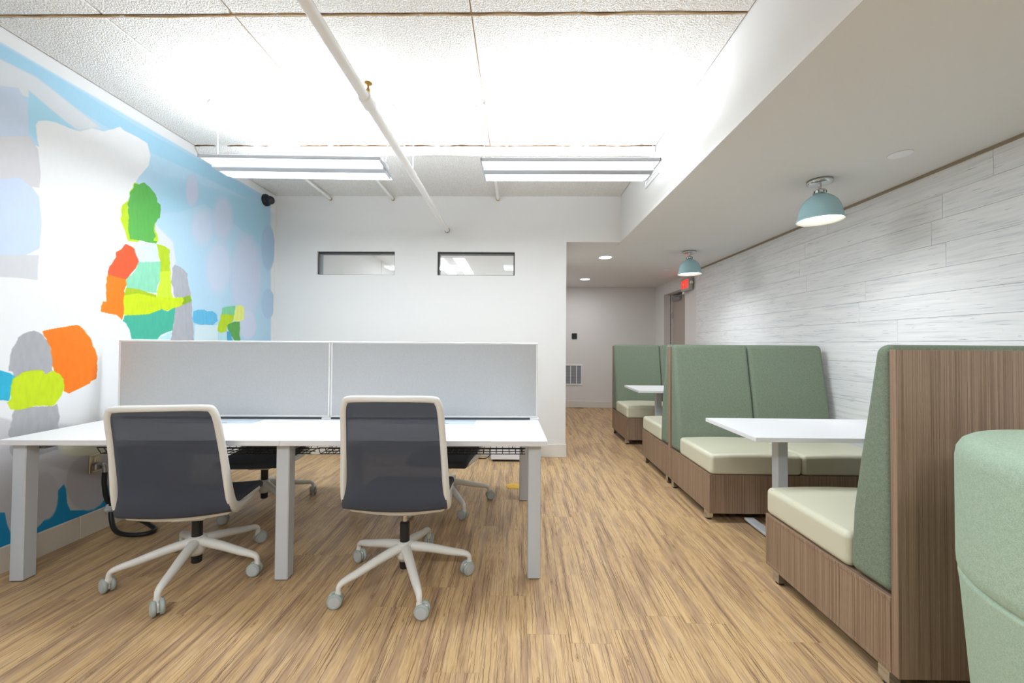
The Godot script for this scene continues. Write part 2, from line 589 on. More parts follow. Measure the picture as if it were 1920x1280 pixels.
var MURAL := [
	[[184,218,238],0.02,[-1.543,2.809,-2.04,2.822,-3.938,2.831,-4.17,2.836,-4.344,2.837,-4.41,0.898,-3.359,0.975,-3.187,1.419,-3.089,1.961,-2.958,2.051,-2.87,2.106,-2.782,2.385,-2.19,2.354,-1.559,2.077]],
	[[168,213,236],0.1,[-1.609,2.784,-2.04,2.808,-2.338,2.812,-2.812,2.786,-3.648,2.816,-4.102,2.805,-4.022,2.702,-3.4,2.686,-2.776,2.65,-2.398,2.692,-2.133,2.74,-1.615,2.538]],
	[[172,214,236],0.3,[-2.991,2.512,-3.289,2.571,-4.105,2.705,-4.33,2.667,-4.295,2.245,-3.799,2.388,-3.406,2.455,-3.091,2.258,-2.996,2.308]],
	[[222,226,230],0.12,[-1.81,2.719,-2.042,2.734,-2.206,2.745,-2.557,2.646,-2.432,2.557,-2.184,2.609,-2.046,2.58,-1.816,2.469]],
	[[170,217,235],0.1,[-2.171,2.646,-2.261,2.609,-2.432,2.544,-2.214,2.391,-2.179,2.409]],
	[[204,212,233],0.4,[-3.362,2.543,-3.36,2.501,-3.351,2.461,-3.336,2.427,-3.318,2.402,-3.297,2.388,-3.276,2.387,-3.257,2.399,-3.242,2.422,-3.232,2.454,-3.228,2.491,-3.23,2.532,-3.238,2.57,-3.252,2.604,-3.27,2.63,-3.29,2.645,-3.311,2.648,-3.331,2.637,-3.347,2.615,-3.357,2.582]],
	[[203,217,237],0.4,[-3.533,2.279,-3.528,2.224,-3.512,2.172,-3.485,2.128,-3.451,2.095,-3.414,2.078,-3.377,2.077,-3.344,2.092,-3.318,2.121,-3.301,2.161,-3.294,2.208,-3.298,2.259,-3.313,2.309,-3.337,2.352,-3.369,2.386,-3.405,2.407,-3.443,2.411,-3.478,2.399,-3.506,2.371,-3.526,2.33]],
	[[202,215,236],0.4,[-3.777,2.436,-3.772,2.369,-3.755,2.305,-3.726,2.251,-3.691,2.211,-3.651,2.191,-3.612,2.191,-3.577,2.21,-3.549,2.246,-3.53,2.296,-3.523,2.355,-3.527,2.417,-3.542,2.478,-3.568,2.531,-3.601,2.572,-3.64,2.597,-3.68,2.601,-3.717,2.585,-3.748,2.55,-3.769,2.498]],
	[[203,215,237],0.3,[-4.217,1.947,-4.209,1.805,-4.177,1.676,-4.125,1.572,-4.061,1.505,-3.99,1.479,-3.92,1.495,-3.858,1.55,-3.809,1.636,-3.777,1.746,-3.764,1.87,-3.77,1.997,-3.796,2.116,-3.84,2.218,-3.898,2.293,-3.966,2.333,-4.037,2.331,-4.105,2.286,-4.162,2.201,-4.201,2.084]],
	[[206,219,239],0.4,[-3.771,1.955,-3.765,1.876,-3.742,1.802,-3.706,1.742,-3.661,1.701,-3.611,1.683,-3.562,1.688,-3.518,1.716,-3.483,1.763,-3.46,1.824,-3.451,1.894,-3.457,1.967,-3.476,2.036,-3.508,2.095,-3.549,2.139,-3.598,2.163,-3.648,2.164,-3.695,2.141,-3.734,2.095,-3.76,2.031]],
	[[174,203,230],0.12,[-4.44,2.315,-4.436,2.235,-4.421,2.16,-4.395,2.099,-4.363,2.057,-4.327,2.038,-4.291,2.043,-4.258,2.072,-4.231,2.121,-4.214,2.185,-4.206,2.258,-4.209,2.334,-4.223,2.406,-4.246,2.466,-4.277,2.51,-4.312,2.533,-4.349,2.532,-4.383,2.506,-4.412,2.458,-4.431,2.392]],
	[[180,206,232],0.12,[-4.456,1.681,-4.451,1.63,-4.435,1.583,-4.41,1.545,-4.378,1.519,-4.342,1.509,-4.307,1.515,-4.275,1.535,-4.249,1.568,-4.232,1.61,-4.226,1.658,-4.23,1.707,-4.244,1.752,-4.267,1.79,-4.298,1.817,-4.333,1.83,-4.369,1.827,-4.402,1.808,-4.43,1.775,-4.448,1.732]],
	[[210,218,238],0.12,[-4.149,1.427,-4.143,1.38,-4.125,1.336,-4.095,1.302,-4.058,1.28,-4.017,1.272,-3.977,1.279,-3.941,1.299,-3.912,1.331,-3.893,1.37,-3.886,1.415,-3.891,1.459,-3.907,1.501,-3.934,1.535,-3.969,1.558,-4.009,1.569,-4.05,1.565,-4.088,1.547,-4.12,1.516,-4.141,1.474]],
	[[222,226,232],0.2,[-2.959,2.143,-3.016,2.103,-3.121,2.04,-3.153,1.883,-3.127,1.831,-3.02,1.946,-2.969,2.001]],
	[[201,214,232],0.02,[-1.553,2.336,-2.123,2.63,-2.165,2.567,-2.177,2.392,-2.142,2.353,-1.559,2.051]],
	[[214,212,215],0.01,[-1.559,2.051,-2.177,2.392,-2.22,2.338,-2.237,2.191,-2.233,2.122,-2.196,2.113,-1.563,1.872]],
	[[204,219,241],0.01,[-1.563,1.862,-2.079,2.11,-2.135,2.142,-2.196,2.113,-2.234,2.067,-2.248,1.917,-2.244,1.777,-2.157,1.705,-1.57,1.577]],
	[[214,214,217],0.06,[-1.569,1.581,-2.242,1.737,-2.238,1.591,-2.136,1.589,-1.571,1.527]],
	[[240,240,240],0.006,[-2.207,2.474,-2.218,2.501,-2.26,2.527,-2.304,2.54,-2.376,2.545,-2.432,2.556,-2.504,2.614,-2.573,2.632,-2.637,2.684,-2.679,2.722,-2.705,2.712,-2.805,2.716,-2.883,2.71,-2.91,2.63,-2.897,2.549,-2.822,2.433,-2.795,2.377,-2.794,2.371,-2.77,2.076,-2.795,1.891,-3.167,1.246,-2.468,1.04,-2.238,1.362,-2.236,1.668,-2.248,1.917,-2.229,2.096,-2.237,2.193,-2.231,2.335,-2.215,2.392]],
	[[212,211,214],0.12,[-1.58,1.105,-2.155,0.8,-2.675,0.663,-2.783,0.791,-3.184,0.601,-3.207,-0.305,-1.604,0.018]],
	[[226,226,200],0.3,[-2.372,0.623,-2.518,0.586,-2.654,0.531,-2.627,0.487,-2.457,0.527,-2.374,0.564]],
	[[0,150,206],0.03,[-1.757,0.515,-2.054,0.347,-2.116,0.321,-2.127,0.253,-2.147,0.186,-2.264,0.167,-2.321,0.217,-2.353,0.28,-2.37,0.351,-2.396,0.374,-2.408,0.344,-2.416,0.255,-2.435,0.201,-2.497,0.176,-2.567,0.167,-2.627,0.2,-2.662,0.231,-2.667,0.316,-2.679,0.4,-2.753,0.392,-3.066,0.416,-3.079,-0.09,-2.471,-0.035,-2.106,-0.024,-1.767,0.076]],
	[[205,204,207],0.12,[-2.369,0.313,-2.366,0.27,-2.358,0.234,-2.343,0.208,-2.325,0.196,-2.305,0.198,-2.285,0.214,-2.267,0.241,-2.253,0.277,-2.243,0.318,-2.239,0.361,-2.241,0.402,-2.249,0.437,-2.262,0.463,-2.279,0.477,-2.299,0.477,-2.319,0.464,-2.338,0.438,-2.354,0.401,-2.364,0.358]],
	[[199,198,202],0.08,[-2.664,0.288,-2.659,0.233,-2.64,0.188,-2.611,0.16,-2.575,0.149,-2.535,0.156,-2.496,0.181,-2.462,0.219,-2.435,0.268,-2.417,0.321,-2.41,0.376,-2.415,0.426,-2.43,0.468,-2.455,0.499,-2.488,0.514,-2.526,0.512,-2.566,0.492,-2.604,0.456,-2.635,0.406,-2.656,0.348]],
	[[40,120,190],0,[-2.713,0.338,-2.721,0.335,-2.715,0.293,-2.719,0.262,-2.734,0.249,-2.734,0.241,-2.716,0.252,-2.705,0.289]],
	[[190,220,20],0,[-2.789,2.384,-2.82,2.386,-2.805,2.322,-2.763,2.285,-2.748,2.223,-2.756,2.132,-2.77,1.97,-2.83,1.976,-2.825,1.962,-2.755,1.948,-2.722,2.029,-2.7,2.094,-2.708,2.188,-2.746,2.232,-2.762,2.295,-2.777,2.337]],
	[[88,176,74],0,[-2.789,2.374,-2.82,2.381,-2.869,2.421,-2.881,2.411,-2.917,2.398,-2.96,2.354,-2.973,2.303,-3.001,2.29,-3.006,2.247,-3.001,2.189,-2.959,2.143,-2.954,2.086,-2.981,2.004,-2.975,1.989,-2.921,1.982,-2.83,1.978,-2.77,1.97,-2.753,2.028,-2.756,2.111,-2.749,2.212,-2.762,2.29,-2.78,2.328]],
	[[190,220,20],0,[-2.959,2.143,-2.952,2.096,-2.979,2.071,-2.987,2.003,-2.948,2.001,-2.965,2.055,-2.95,2.084]],
	[[214,226,243],0,[-2.814,1.959,-2.975,1.987,-3.003,1.864,-2.913,1.832,-2.832,1.815,-2.816,1.877,-2.801,1.916]],
	[[245,84,38],0,[-2.735,1.922,-2.772,1.921,-2.81,1.907,-2.82,1.857,-2.834,1.818,-2.808,1.749,-2.762,1.691,-2.741,1.673,-2.68,1.681,-2.62,1.69,-2.635,1.742,-2.667,1.808,-2.671,1.844,-2.71,1.888]],
	[[255,124,0],0,[-2.62,1.692,-2.68,1.683,-2.747,1.676,-2.753,1.636,-2.738,1.593,-2.737,1.43,-2.728,1.387,-2.687,1.424,-2.638,1.432,-2.586,1.443,-2.589,1.486,-2.598,1.512,-2.615,1.508,-2.613,1.655]],
	[[140,216,178],0,[-2.834,1.818,-2.925,1.834,-3.016,1.861,-3.023,1.834,-3.007,1.707,-2.985,1.617,-2.862,1.61,-2.751,1.628,-2.746,1.671,-2.803,1.738]],
	[[182,210,20],0,[-2.975,1.987,-3.044,1.988,-3.09,1.969,-3.101,1.798,-3.014,1.779,-3.012,1.854,-2.995,1.918]],
	[[205,232,45],0,[-3.014,1.779,-3.103,1.804,-3.111,1.678,-3.129,1.589,-2.983,1.573,-2.99,1.638,-3.007,1.707]],
	[[170,196,20],0,[-2.749,1.627,-2.839,1.626,-2.985,1.598,-2.98,1.57,-2.739,1.542,-2.741,1.589]],
	[[206,228,0],0,[-2.737,1.567,-2.84,1.591,-2.986,1.579,-3.133,1.593,-3.222,1.612,-3.294,1.643,-3.311,1.589,-3.203,1.536,-3.083,1.488,-3.031,1.497,-2.935,1.453,-2.779,1.426,-2.739,1.43]],
	[[140,178,40],0,[-3.227,1.616,-3.29,1.64,-3.312,1.59,-3.301,1.564,-3.253,1.547,-3.217,1.555,-3.233,1.585]],
	[[62,180,150],0,[-2.742,1.425,-2.935,1.453,-3.031,1.499,-3.083,1.485,-3.151,1.522,-3.15,1.449,-3.136,1.337,-3.036,1.296,-3.004,1.26,-2.794,1.257,-2.787,1.32,-2.759,1.37,-2.726,1.388]],
	[[190,230,232],0,[-3.116,1.328,-3.122,1.259,-3,1.258]],
	[[176,176,182],0,[-3.116,1.829,-3.142,1.86,-3.195,1.851,-3.26,1.815,-3.277,1.726,-3.297,1.641,-3.224,1.612,-3.146,1.601,-3.117,1.702]],
	[[176,176,182],0,[-3.155,1.52,-3.217,1.549,-3.311,1.586,-3.321,1.486,-3.345,1.252,-3.118,1.25,-3.139,1.355,-3.15,1.461]],
	[[95,186,226],0,[-3.328,1.499,-3.381,1.525,-3.445,1.534,-3.478,1.519,-3.545,1.529,-3.598,1.494,-3.605,1.441,-3.549,1.393,-3.481,1.4,-3.416,1.394,-3.338,1.406,-3.319,1.448]],
	[[214,236,240],0.02,[-3.354,1.389,-3.61,1.401,-3.614,1.254,-3.35,1.252]],
	[[190,230,236],0,[-3.617,1.332,-3.727,1.34,-3.737,1.255,-3.614,1.254]],
	[[125,206,152],0,[-3.659,1.566,-3.83,1.599,-3.827,1.505,-3.648,1.5]],
	[[186,216,20],0,[-3.644,1.504,-3.815,1.51,-3.809,1.453,-3.72,1.386,-3.721,1.349,-3.647,1.326,-3.602,1.347,-3.618,1.415,-3.646,1.457]],
	[[90,166,72],0,[-3.821,1.447,-3.9,1.451,-3.899,1.329,-3.911,1.257,-3.83,1.256,-3.729,1.379,-3.729,1.407]],
	[[72,164,206],0,[-3.726,1.349,-3.778,1.339,-3.806,1.256,-3.733,1.255]],
	[[234,241,124],0,[-3.84,1.597,-3.901,1.618,-3.954,1.594,-3.951,1.476,-3.869,1.448,-3.804,1.458,-3.822,1.539]],
	[[178,178,180],0,[-2.149,0.865,-2.233,0.866,-2.327,0.856,-2.352,0.869,-2.357,0.821,-2.365,0.698,-2.362,0.598,-2.24,0.585,-2.158,0.608,-2.13,0.658,-2.129,0.717,-2.132,0.798,-2.141,0.821]],
	[[172,172,175],0,[-2.122,1.08,-2.126,1.165,-2.136,1.214,-2.153,1.257,-2.177,1.279,-2.202,1.293,-2.228,1.299,-2.25,1.292,-2.272,1.269,-2.295,1.233,-2.317,1.18,-2.322,1.12,-2.322,1.063,-2.305,1.058,-2.283,1.051,-2.274,1.063,-2.177,1.054,-2.143,1.044,-2.14,1.072]],
	[[255,122,0],0,[-2.265,1.299,-2.322,1.314,-2.368,1.325,-2.448,1.346,-2.467,1.34,-2.484,1.319,-2.522,1.255,-2.55,1.205,-2.573,1.138,-2.576,1.079,-2.568,0.999,-2.539,0.983,-2.536,0.969,-2.49,0.952,-2.457,0.941,-2.414,0.929,-2.386,0.942,-2.379,1.008,-2.357,1.037,-2.322,1.066,-2.319,1.146,-2.304,1.213,-2.278,1.265]],
	[[34,180,216],0,[-1.871,1.139,-2.08,1.09,-2.109,1.071,-2.145,1.047,-2.134,0.999,-2.129,0.957,-2.122,0.923,-2.098,0.931,-1.876,0.956]],
	[[204,228,0],0,[-2.143,1.038,-2.177,1.063,-2.228,1.076,-2.277,1.069,-2.283,1.051,-2.322,1.065,-2.351,1.048,-2.376,1.015,-2.382,0.96,-2.375,0.92,-2.355,0.885,-2.344,0.867,-2.321,0.857,-2.276,0.867,-2.233,0.868,-2.162,0.859,-2.128,0.869,-2.115,0.913,-2.129,0.933,-2.13,0.994]],
]
# ------------------------------------------------------------------ setting
func quad_wall(p: Array, uv: Array, m: Material) -> ArrayMesh:
	var b := mb()
	b.poly(p, uv)
	return b.done(m)

func build_shell() -> void:
	var rng := RandomNumberGenerator.new()
	rng.seed = 77
	# floor: a slab with boards laid on it
	var slab := mb().box(Vector3(0, -0.06, (ZF + ZH) / 2), Vector3(5.9, 0.1, ZF - ZH + 0.6), 0.0)
	var fl := struct("floor", slab.done(M.board))
	var bw := 0.178
	var bl := 1.22
	var kinds := []
	for k in 30:
		var b := mb()
		# lay the print so that each kind shows another part of it
		var off := Vector2((k % 6) * bw + bw / 2.0 + 0.004, (k / 6) * 0.118 + bl / 2.0)
		b.box(Vector3.ZERO, Vector3(bw - 0.0005, 0.01, bl - 0.0003), 0.0005, Transform3D.IDENTITY, off)
		for q in b.u.size(): b.u[q] = Vector2(b.u[q].x / 1.08, b.u[q].y / 1.83)
		kinds.append(b.done(M.board))
	var last := -1
	var x := WL + bw / 2.0 - 0.05
	while x < WR + 0.02:
		var z := 1.3 - rng.randf() * bl
		while z > ZH - 0.4:
			var k := rng.randi_range(0, 29)
			if k == last: k = (k + 7) % 30
			last = k
			var o := part("board", kinds[k], fl, Vector3(x, -0.005, z))
			if rng.randf() < 0.5: o.rotation.y = PI
			z -= bl
		x += bw
	# rough ceiling: panels with stained joints
	var cl := struct("ceiling", mb().box(Vector3((WL + XS) / 2, HC + 0.052, (ZF + WB) / 2), Vector3(XS - WL + 0.1, 0.08, ZF - WB + 0.2), 0.0).done(M.crack))
	var xs := [WL, -2.13, -1.46, -0.247, XS]
	var zs := [ZF, 1.95, 0.65, -0.67, -1.975, -3.30, WB]
	for a in 4:
		for b in 6:
			var w: float = xs[a + 1] - xs[a] - 0.006
			var d: float = zs[b] - zs[b + 1] - (0.010 if b < 5 else 0.0)
			part("ceiling_panel", mb().box(Vector3.ZERO, Vector3(w, 0.014, d), 0.006).done(M.fibre), cl, Vector3((xs[a] + xs[a + 1]) / 2, HC + 0.007, (zs[b] + zs[b + 1]) / 2))
	var rib := mb()
	var rows := []
	var wob := noise(91, 1.4, 2)
	for k in 60:
		var t := k / 59.0
		var xx := lerpf(WL + 0.005, XS - 0.005, t)
		var row := []
		for j in 10:
			var a := PI * j / 9.0
			var sag := 0.062 + wob.get_noise_1d(xx) * 0.012
			row.append(Vector3(xx, HC + 0.004 - sin(a) * sag, -3.365 + cos(a) * (0.058 + wob.get_noise_1d(xx + 40.0) * 0.006)))
		rows.append(row)
	rib.grid(rows, false)
	part("ceiling_rib", rib.done(M.fibre), cl)
	# brown stained cracks where the panels meet, broken here and there
	for ck in [[-3.306, 0.0060, 3], [-1.975, 0.0055, 4]]:
		var start: float = WL + 0.01
		while start < XS - 0.05:
			var stop := minf(start + rng.randf_range(0.5, 1.1), XS - 0.012)
			var path := []
			var rad := []
			for q in 26:
				var cx := lerpf(start, stop, q / 25.0)
				path.append(Vector3(cx, HC - 0.001, ck[0] + wob.get_noise_1d(cx * 2.0 + ck[2] * 31.0) * 0.012))
				rad.append(ck[1] * (0.55 + 0.9 * absf(wob.get_noise_1d(cx * 9.0 + 7.0))))
			part("stained_crack", mb().tube(path, rad, null, 6, Vector3.UP).done(M.stain if ck[2] == 3 else M.crack), cl)
			start = stop + rng.randf_range(0.01, 0.05)
	# lowered ceiling on the right, over the booths and the corridor
	struct("wall_soffit", mb().box(Vector3(XS + 0.03, (HC + HS + 0.1) / 2 + 0.02, (ZF + WB) / 2), Vector3(0.06, HC - HS - 0.06, ZF - WB), 0.0)
		.box(Vector3(XS + 0.002, HS + 0.051, (ZF + WB) / 2), Vector3(0.004, 0.1, ZF - WB), 0.0).done(M.paint))
	struct("ceiling_low", mb().box(Vector3((XS + 0.004 + WR + 0.3) / 2, HS + 0.05, (ZF + ZH) / 2), Vector3(WR - XS - 0.004 + 0.3, 0.1, ZF - ZH + 0.2), 0.0)
		.box(Vector3((XE + XS + 0.004) / 2, HS + 0.05, (WB - 0.14 + ZH) / 2), Vector3(XS + 0.004 - XE, 0.1, WB - 0.14 - ZH), 0.0).done(M.paint))
	# painted wall on the left
	var wl := mb()
	var z0 := MZ0
	var z1 := MZ1
	wl.poly([Vector3(WL, 0, z1), Vector3(WL, 0, z0), Vector3(WL, HC, z0), Vector3(WL, HC, z1)], [Vector2(1, 1), Vector2(0, 1), Vector2(0, 0), Vector2(1, 0)])
	var left := struct("wall_left", mb().box(Vector3(WL - 0.075, HC / 2, (ZF + ZH) / 2), Vector3(0.14, HC + 0.2, ZF - ZH), 0.0).done(M.paint))
	var pic := part("painted_mural", wl.done(M.mural), left)
	pic.set_meta("label", "abstract mural of blue sky and bright colour patches")
	# back wall with two openings
	var bw_ := mb()
	var wins := [[-2.277, -1.394], [-0.912, -0.043]]
	var wy0 := 2.013
	var wy1 := 2.278
	var zc := WB - 0.07
	var xl := WL
	for w in wins + [[XE, XE]]:
		bw_.box(Vector3((xl + w[0]) / 2, HC / 2 + 0.02, zc), Vector3(w[0] - xl, HC + 0.04, 0.14), 0.0)
		if w[1] > w[0]:
			bw_.box(Vector3((w[0] + w[1]) / 2, wy0 / 2, zc), Vector3(w[1] - w[0], wy0, 0.14), 0.0)
			bw_.box(Vector3((w[0] + w[1]) / 2, (wy1 + HC + 0.04) / 2, zc), Vector3(w[1] - w[0], HC + 0.04 - wy1, 0.14), 0.0)
		xl = w[1]
	bw_.box(Vector3((XE + XS) / 2, (HS + HC) / 2 + 0.02, zc), Vector3(XS - XE, HC - HS + 0.04, 0.14), 0.0)
	struct("wall_back", bw_.done(M.paint))
	for k in 2:
		var w: Array = wins[k]
		var cx: float = (w[0] + w[1]) / 2
		var ww: float = w[1] - w[0]
		var wn := struct("window_%d" % (k + 1), mb().box(Vector3(cx, wy1 - 0.008, zc - 0.01), Vector3(ww, 0.016, 0.10), 0.001)
			.box(Vector3(cx, wy0 + 0.004, zc - 0.01), Vector3(ww, 0.008, 0.10), 0.001)
			.box(Vector3(w[0] + 0.006, (wy0 + wy1) / 2, zc - 0.01), Vector3(0.012, wy1 - wy0 - 0.024, 0.10), 0.001)
			.box(Vector3(w[1] - 0.006, (wy0 + wy1) / 2, zc - 0.01), Vector3(0.012, wy1 - wy0 - 0.024, 0.10), 0.001).done(M.window_frame))
		part("pane", mb().box(Vector3(cx, (wy0 + wy1) / 2, zc + 0.015), Vector3(ww - 0.024, wy1 - wy0 - 0.024, 0.006), 0.0).done(M.glass), wn)
	# room behind the windows
	struct("wall_neighbour", mb().box(Vector3((WL + XN) / 2, HC / 2, -10.3), Vector3(XN - WL + 0.2, HC + 0.2, 0.1), 0.0)
		.box(Vector3(XN + 0.055, HC / 2, (WB - 0.14 - 10.25) / 2), Vector3(0.1, HC, 10.25 + WB - 0.14), 0.0)
		.box(Vector3(WL - 0.05, HC / 2, -9.1), Vector3(0.1, HC, 2.3), 0.0).done(M.paint))
	struct("ceiling_neighbour", mb().box(Vector3((WL + XN) / 2, HC + 0.05, -7.45), Vector3(XN - WL + 0.2, 0.1, 5.7), 0.0).done(M.paint))
	struct("floor_neighbour", mb().box(Vector3((WL + XN) / 2, -0.06, -9.3), Vector3(XN - WL + 0.3, 0.1, 2.1), 0.0).done(M.paint))
	var tr := thing("grid_ceiling_light", "bright gridded ceiling light behind the strip window under the sprinkler pipe", "ceiling light", Vector3(-1.36, HC, -8.5))
	for lx in [-0.2, 0.2]:
		part("lens", mb().box(Vector3(lx, -0.012, 0), Vector3(0.20, 0.02, 1.7), 0.003).done(M.glow), tr)
	part("lens", mb().box(Vector3(0, -0.010, -0.35), Vector3(0.56, 0.016, 0.24), 0.003).done(M.glow), tr)
	part("frame", mb().box(Vector3(0, -0.003, 0), Vector3(0.66, 0.006, 1.8), 0.002).done(M.frame_white), tr)
	area(tr, Vector3(0, -0.035, 0), Vector2(0.6, 1.6), 9.0, false)
	# plank wall on the right: whitewashed boards on the wall
	var wr := struct("wall_right", mb().box(Vector3(WR + 0.085, HS / 2 + 0.05, (ZF - 6.10) / 2), Vector3(0.13, HS + 0.1, ZF + 6.10), 0.0).done(M.paint))
	var ph := 0.1572
	var pl := 1.22
	var wk := []
	for k in 16:
		var b := mb()
		var off := Vector2((k % 2) * 1.1 + pl / 2.0, (k / 2) * 0.14 + 0.08)
		b.box(Vector3.ZERO, Vector3(0.014, ph - 0.0014, pl - 0.0012), 0.001, Transform3D.IDENTITY, off)
		for q in b.u.size(): b.u[q] = Vector2(b.u[q].x / 2.4, b.u[q].y / 1.2)
		wk.append(b.done(M.wash))
	var y := 1.4413 - ph * 9.0 + ph / 2.0
	while y < HS:
		var z := 2.6 - rng.randf() * pl
		var top := minf(y + ph / 2, HS - 0.014)
		while z > -6.09:
			var z_a := minf(z, 2.6)
			var z_b := maxf(z - pl, -6.098)
			if z_a - z_b > 0.05:
				var o := part("plank", wk[rng.randi_range(0, 15)], wr, Vector3(WR + 0.007, (y - ph / 2 + top) / 2, (z_a + z_b) / 2))
				o.scale = Vector3(1, maxf((top - y + ph / 2) / ph, 0.05), (z_a - z_b) / pl)
			z -= pl
		y += ph
	struct("trim_1", mb().box(Vector3(WR - 0.006, HS - 0.008, -1.75), Vector3(0.024, 0.016, 8.7), 0.002).done(M.shadow_gap))
	# corridor: right wall with the door recess, end wall
	var hz := [-6.10, -6.548, -7.483, ZH]
	var hr := mb().box(Vector3(WR + 0.085, HS / 2 + 0.05, (hz[0] + hz[1]) / 2), Vector3(0.13, HS + 0.1, hz[0] - hz[1]), 0.0)
	hr.box(Vector3(WR + 0.085, HS / 2 + 0.05, (hz[2] + hz[3]) / 2), Vector3(0.13, HS + 0.1, hz[2] - hz[3]), 0.0)
	hr.box(Vector3(WR + 0.085, (2.19 + HS) / 2 + 0.05, (hz[1] + hz[2]) / 2), Vector3(0.13, HS - 2.19 + 0.1, hz[1] - hz[2]), 0.0)
	hr.box(Vector3(WR + 0.2, 1.1, hz[1] + 0.02), Vector3(0.12, 2.3, 0.04), 0.0).box(Vector3(WR + 0.2, 1.1, hz[2] - 0.02), Vector3(0.12, 2.3, 0.04), 0.0).box(Vector3(WR + 0.2, 2.21, (hz[1] + hz[2]) / 2), Vector3(0.12, 0.04, 1.0), 0.0)
	struct("wall_hall_right", hr.done(M.paint))
	struct("wall_hall_end", mb().box(Vector3(1.6, HS / 2 + 0.05, ZH - 0.05), Vector3(2.6, HS + 0.1, 0.1), 0.0).done(M.paint))
	struct("wall_hall_left", mb().box(Vector3(XE - 0.02, HS / 2, (WB - 0.14 + ZH) / 2), Vector3(0.03, HS, WB - 0.14 - ZH), 0.0).done(M.paint))
	var dr := struct("door_1", mb().box(Vector3(WR + 0.21, 1.08, (hz[1] + hz[2]) / 2), Vector3(0.05, 2.16, hz[1] - hz[2]), 0.003).done(M.door))
	part("door_closer", mb().box(Vector3(WR + 0.155, 2.09, -7.22), Vector3(0.06, 0.07, 0.30), 0.008).box(Vector3(WR + 0.13, 2.135, -7.05), Vector3(0.02, 0.012, 0.34), 0.002).done(M.steel), dr)
	for hy in [1.80, 1.1, 0.3]:
		part("hinge", mb().lathe([Vector2(0.001, -0.055), Vector2(0.011, -0.055), Vector2(0.011, 0.055), Vector2(0.001, 0.055)], 10).done(M.steel), dr, Vector3(WR + 0.178, hy, hz[2] + 0.014))
	# behind the camera
	struct("wall_front", mb().box(Vector3(0, HC / 2, ZF + 0.05), Vector3(5.8, HC + 0.2, 0.1), 0.0).done(M.paint))
	# baseboards
	var b0 := mb()
	for seg in [[ZF, 0.0], [0.0, -2.4765], [-2.478, WB]]:
		b0.box(Vector3(WL + 0.008, 0.071, (seg[0] + seg[1]) / 2), Vector3(0.014, 0.142, absf(seg[0] - seg[1]) - 0.001), 0.003)
	struct("baseboard_left", b0.done(M.base_left))
	struct("baseboard_back", mb().box(Vector3((WL + XE) / 2 + 0.008, 0.071, WB + 0.007), Vector3(XE - WL - 0.016, 0.142, 0.014), 0.003)
		.box(Vector3(XE + 0.003, 0.071, WB - 0.065), Vector3(0.012, 0.142, 0.158), 0.003).done(M.trim))
	struct("baseboard_hall", mb().box(Vector3(1.62, 0.064, ZH + 0.007), Vector3(2.16, 0.128, 0.014), 0.003).done(M.trim))

# ------------------------------------------------------------------ lamps
func area(parent: Node, at: Vector3, size: Vector2, energy: float, up: bool, col := Color(0.925, 0.965, 1.0)) -> void:
	var l := AreaLight3D.new()
	l.name = "glow_up" if up else "glow_down"
	l.area_size = size
	l.light_energy = energy
	l.light_color = col
	l.area_range = 14.0
	l.area_attenuation = 2.0
	l.shadow_enabled = true
	parent.add_child(l, true)
	l.position = at
	l.rotation.x = PI / 2 if up else -PI / 2

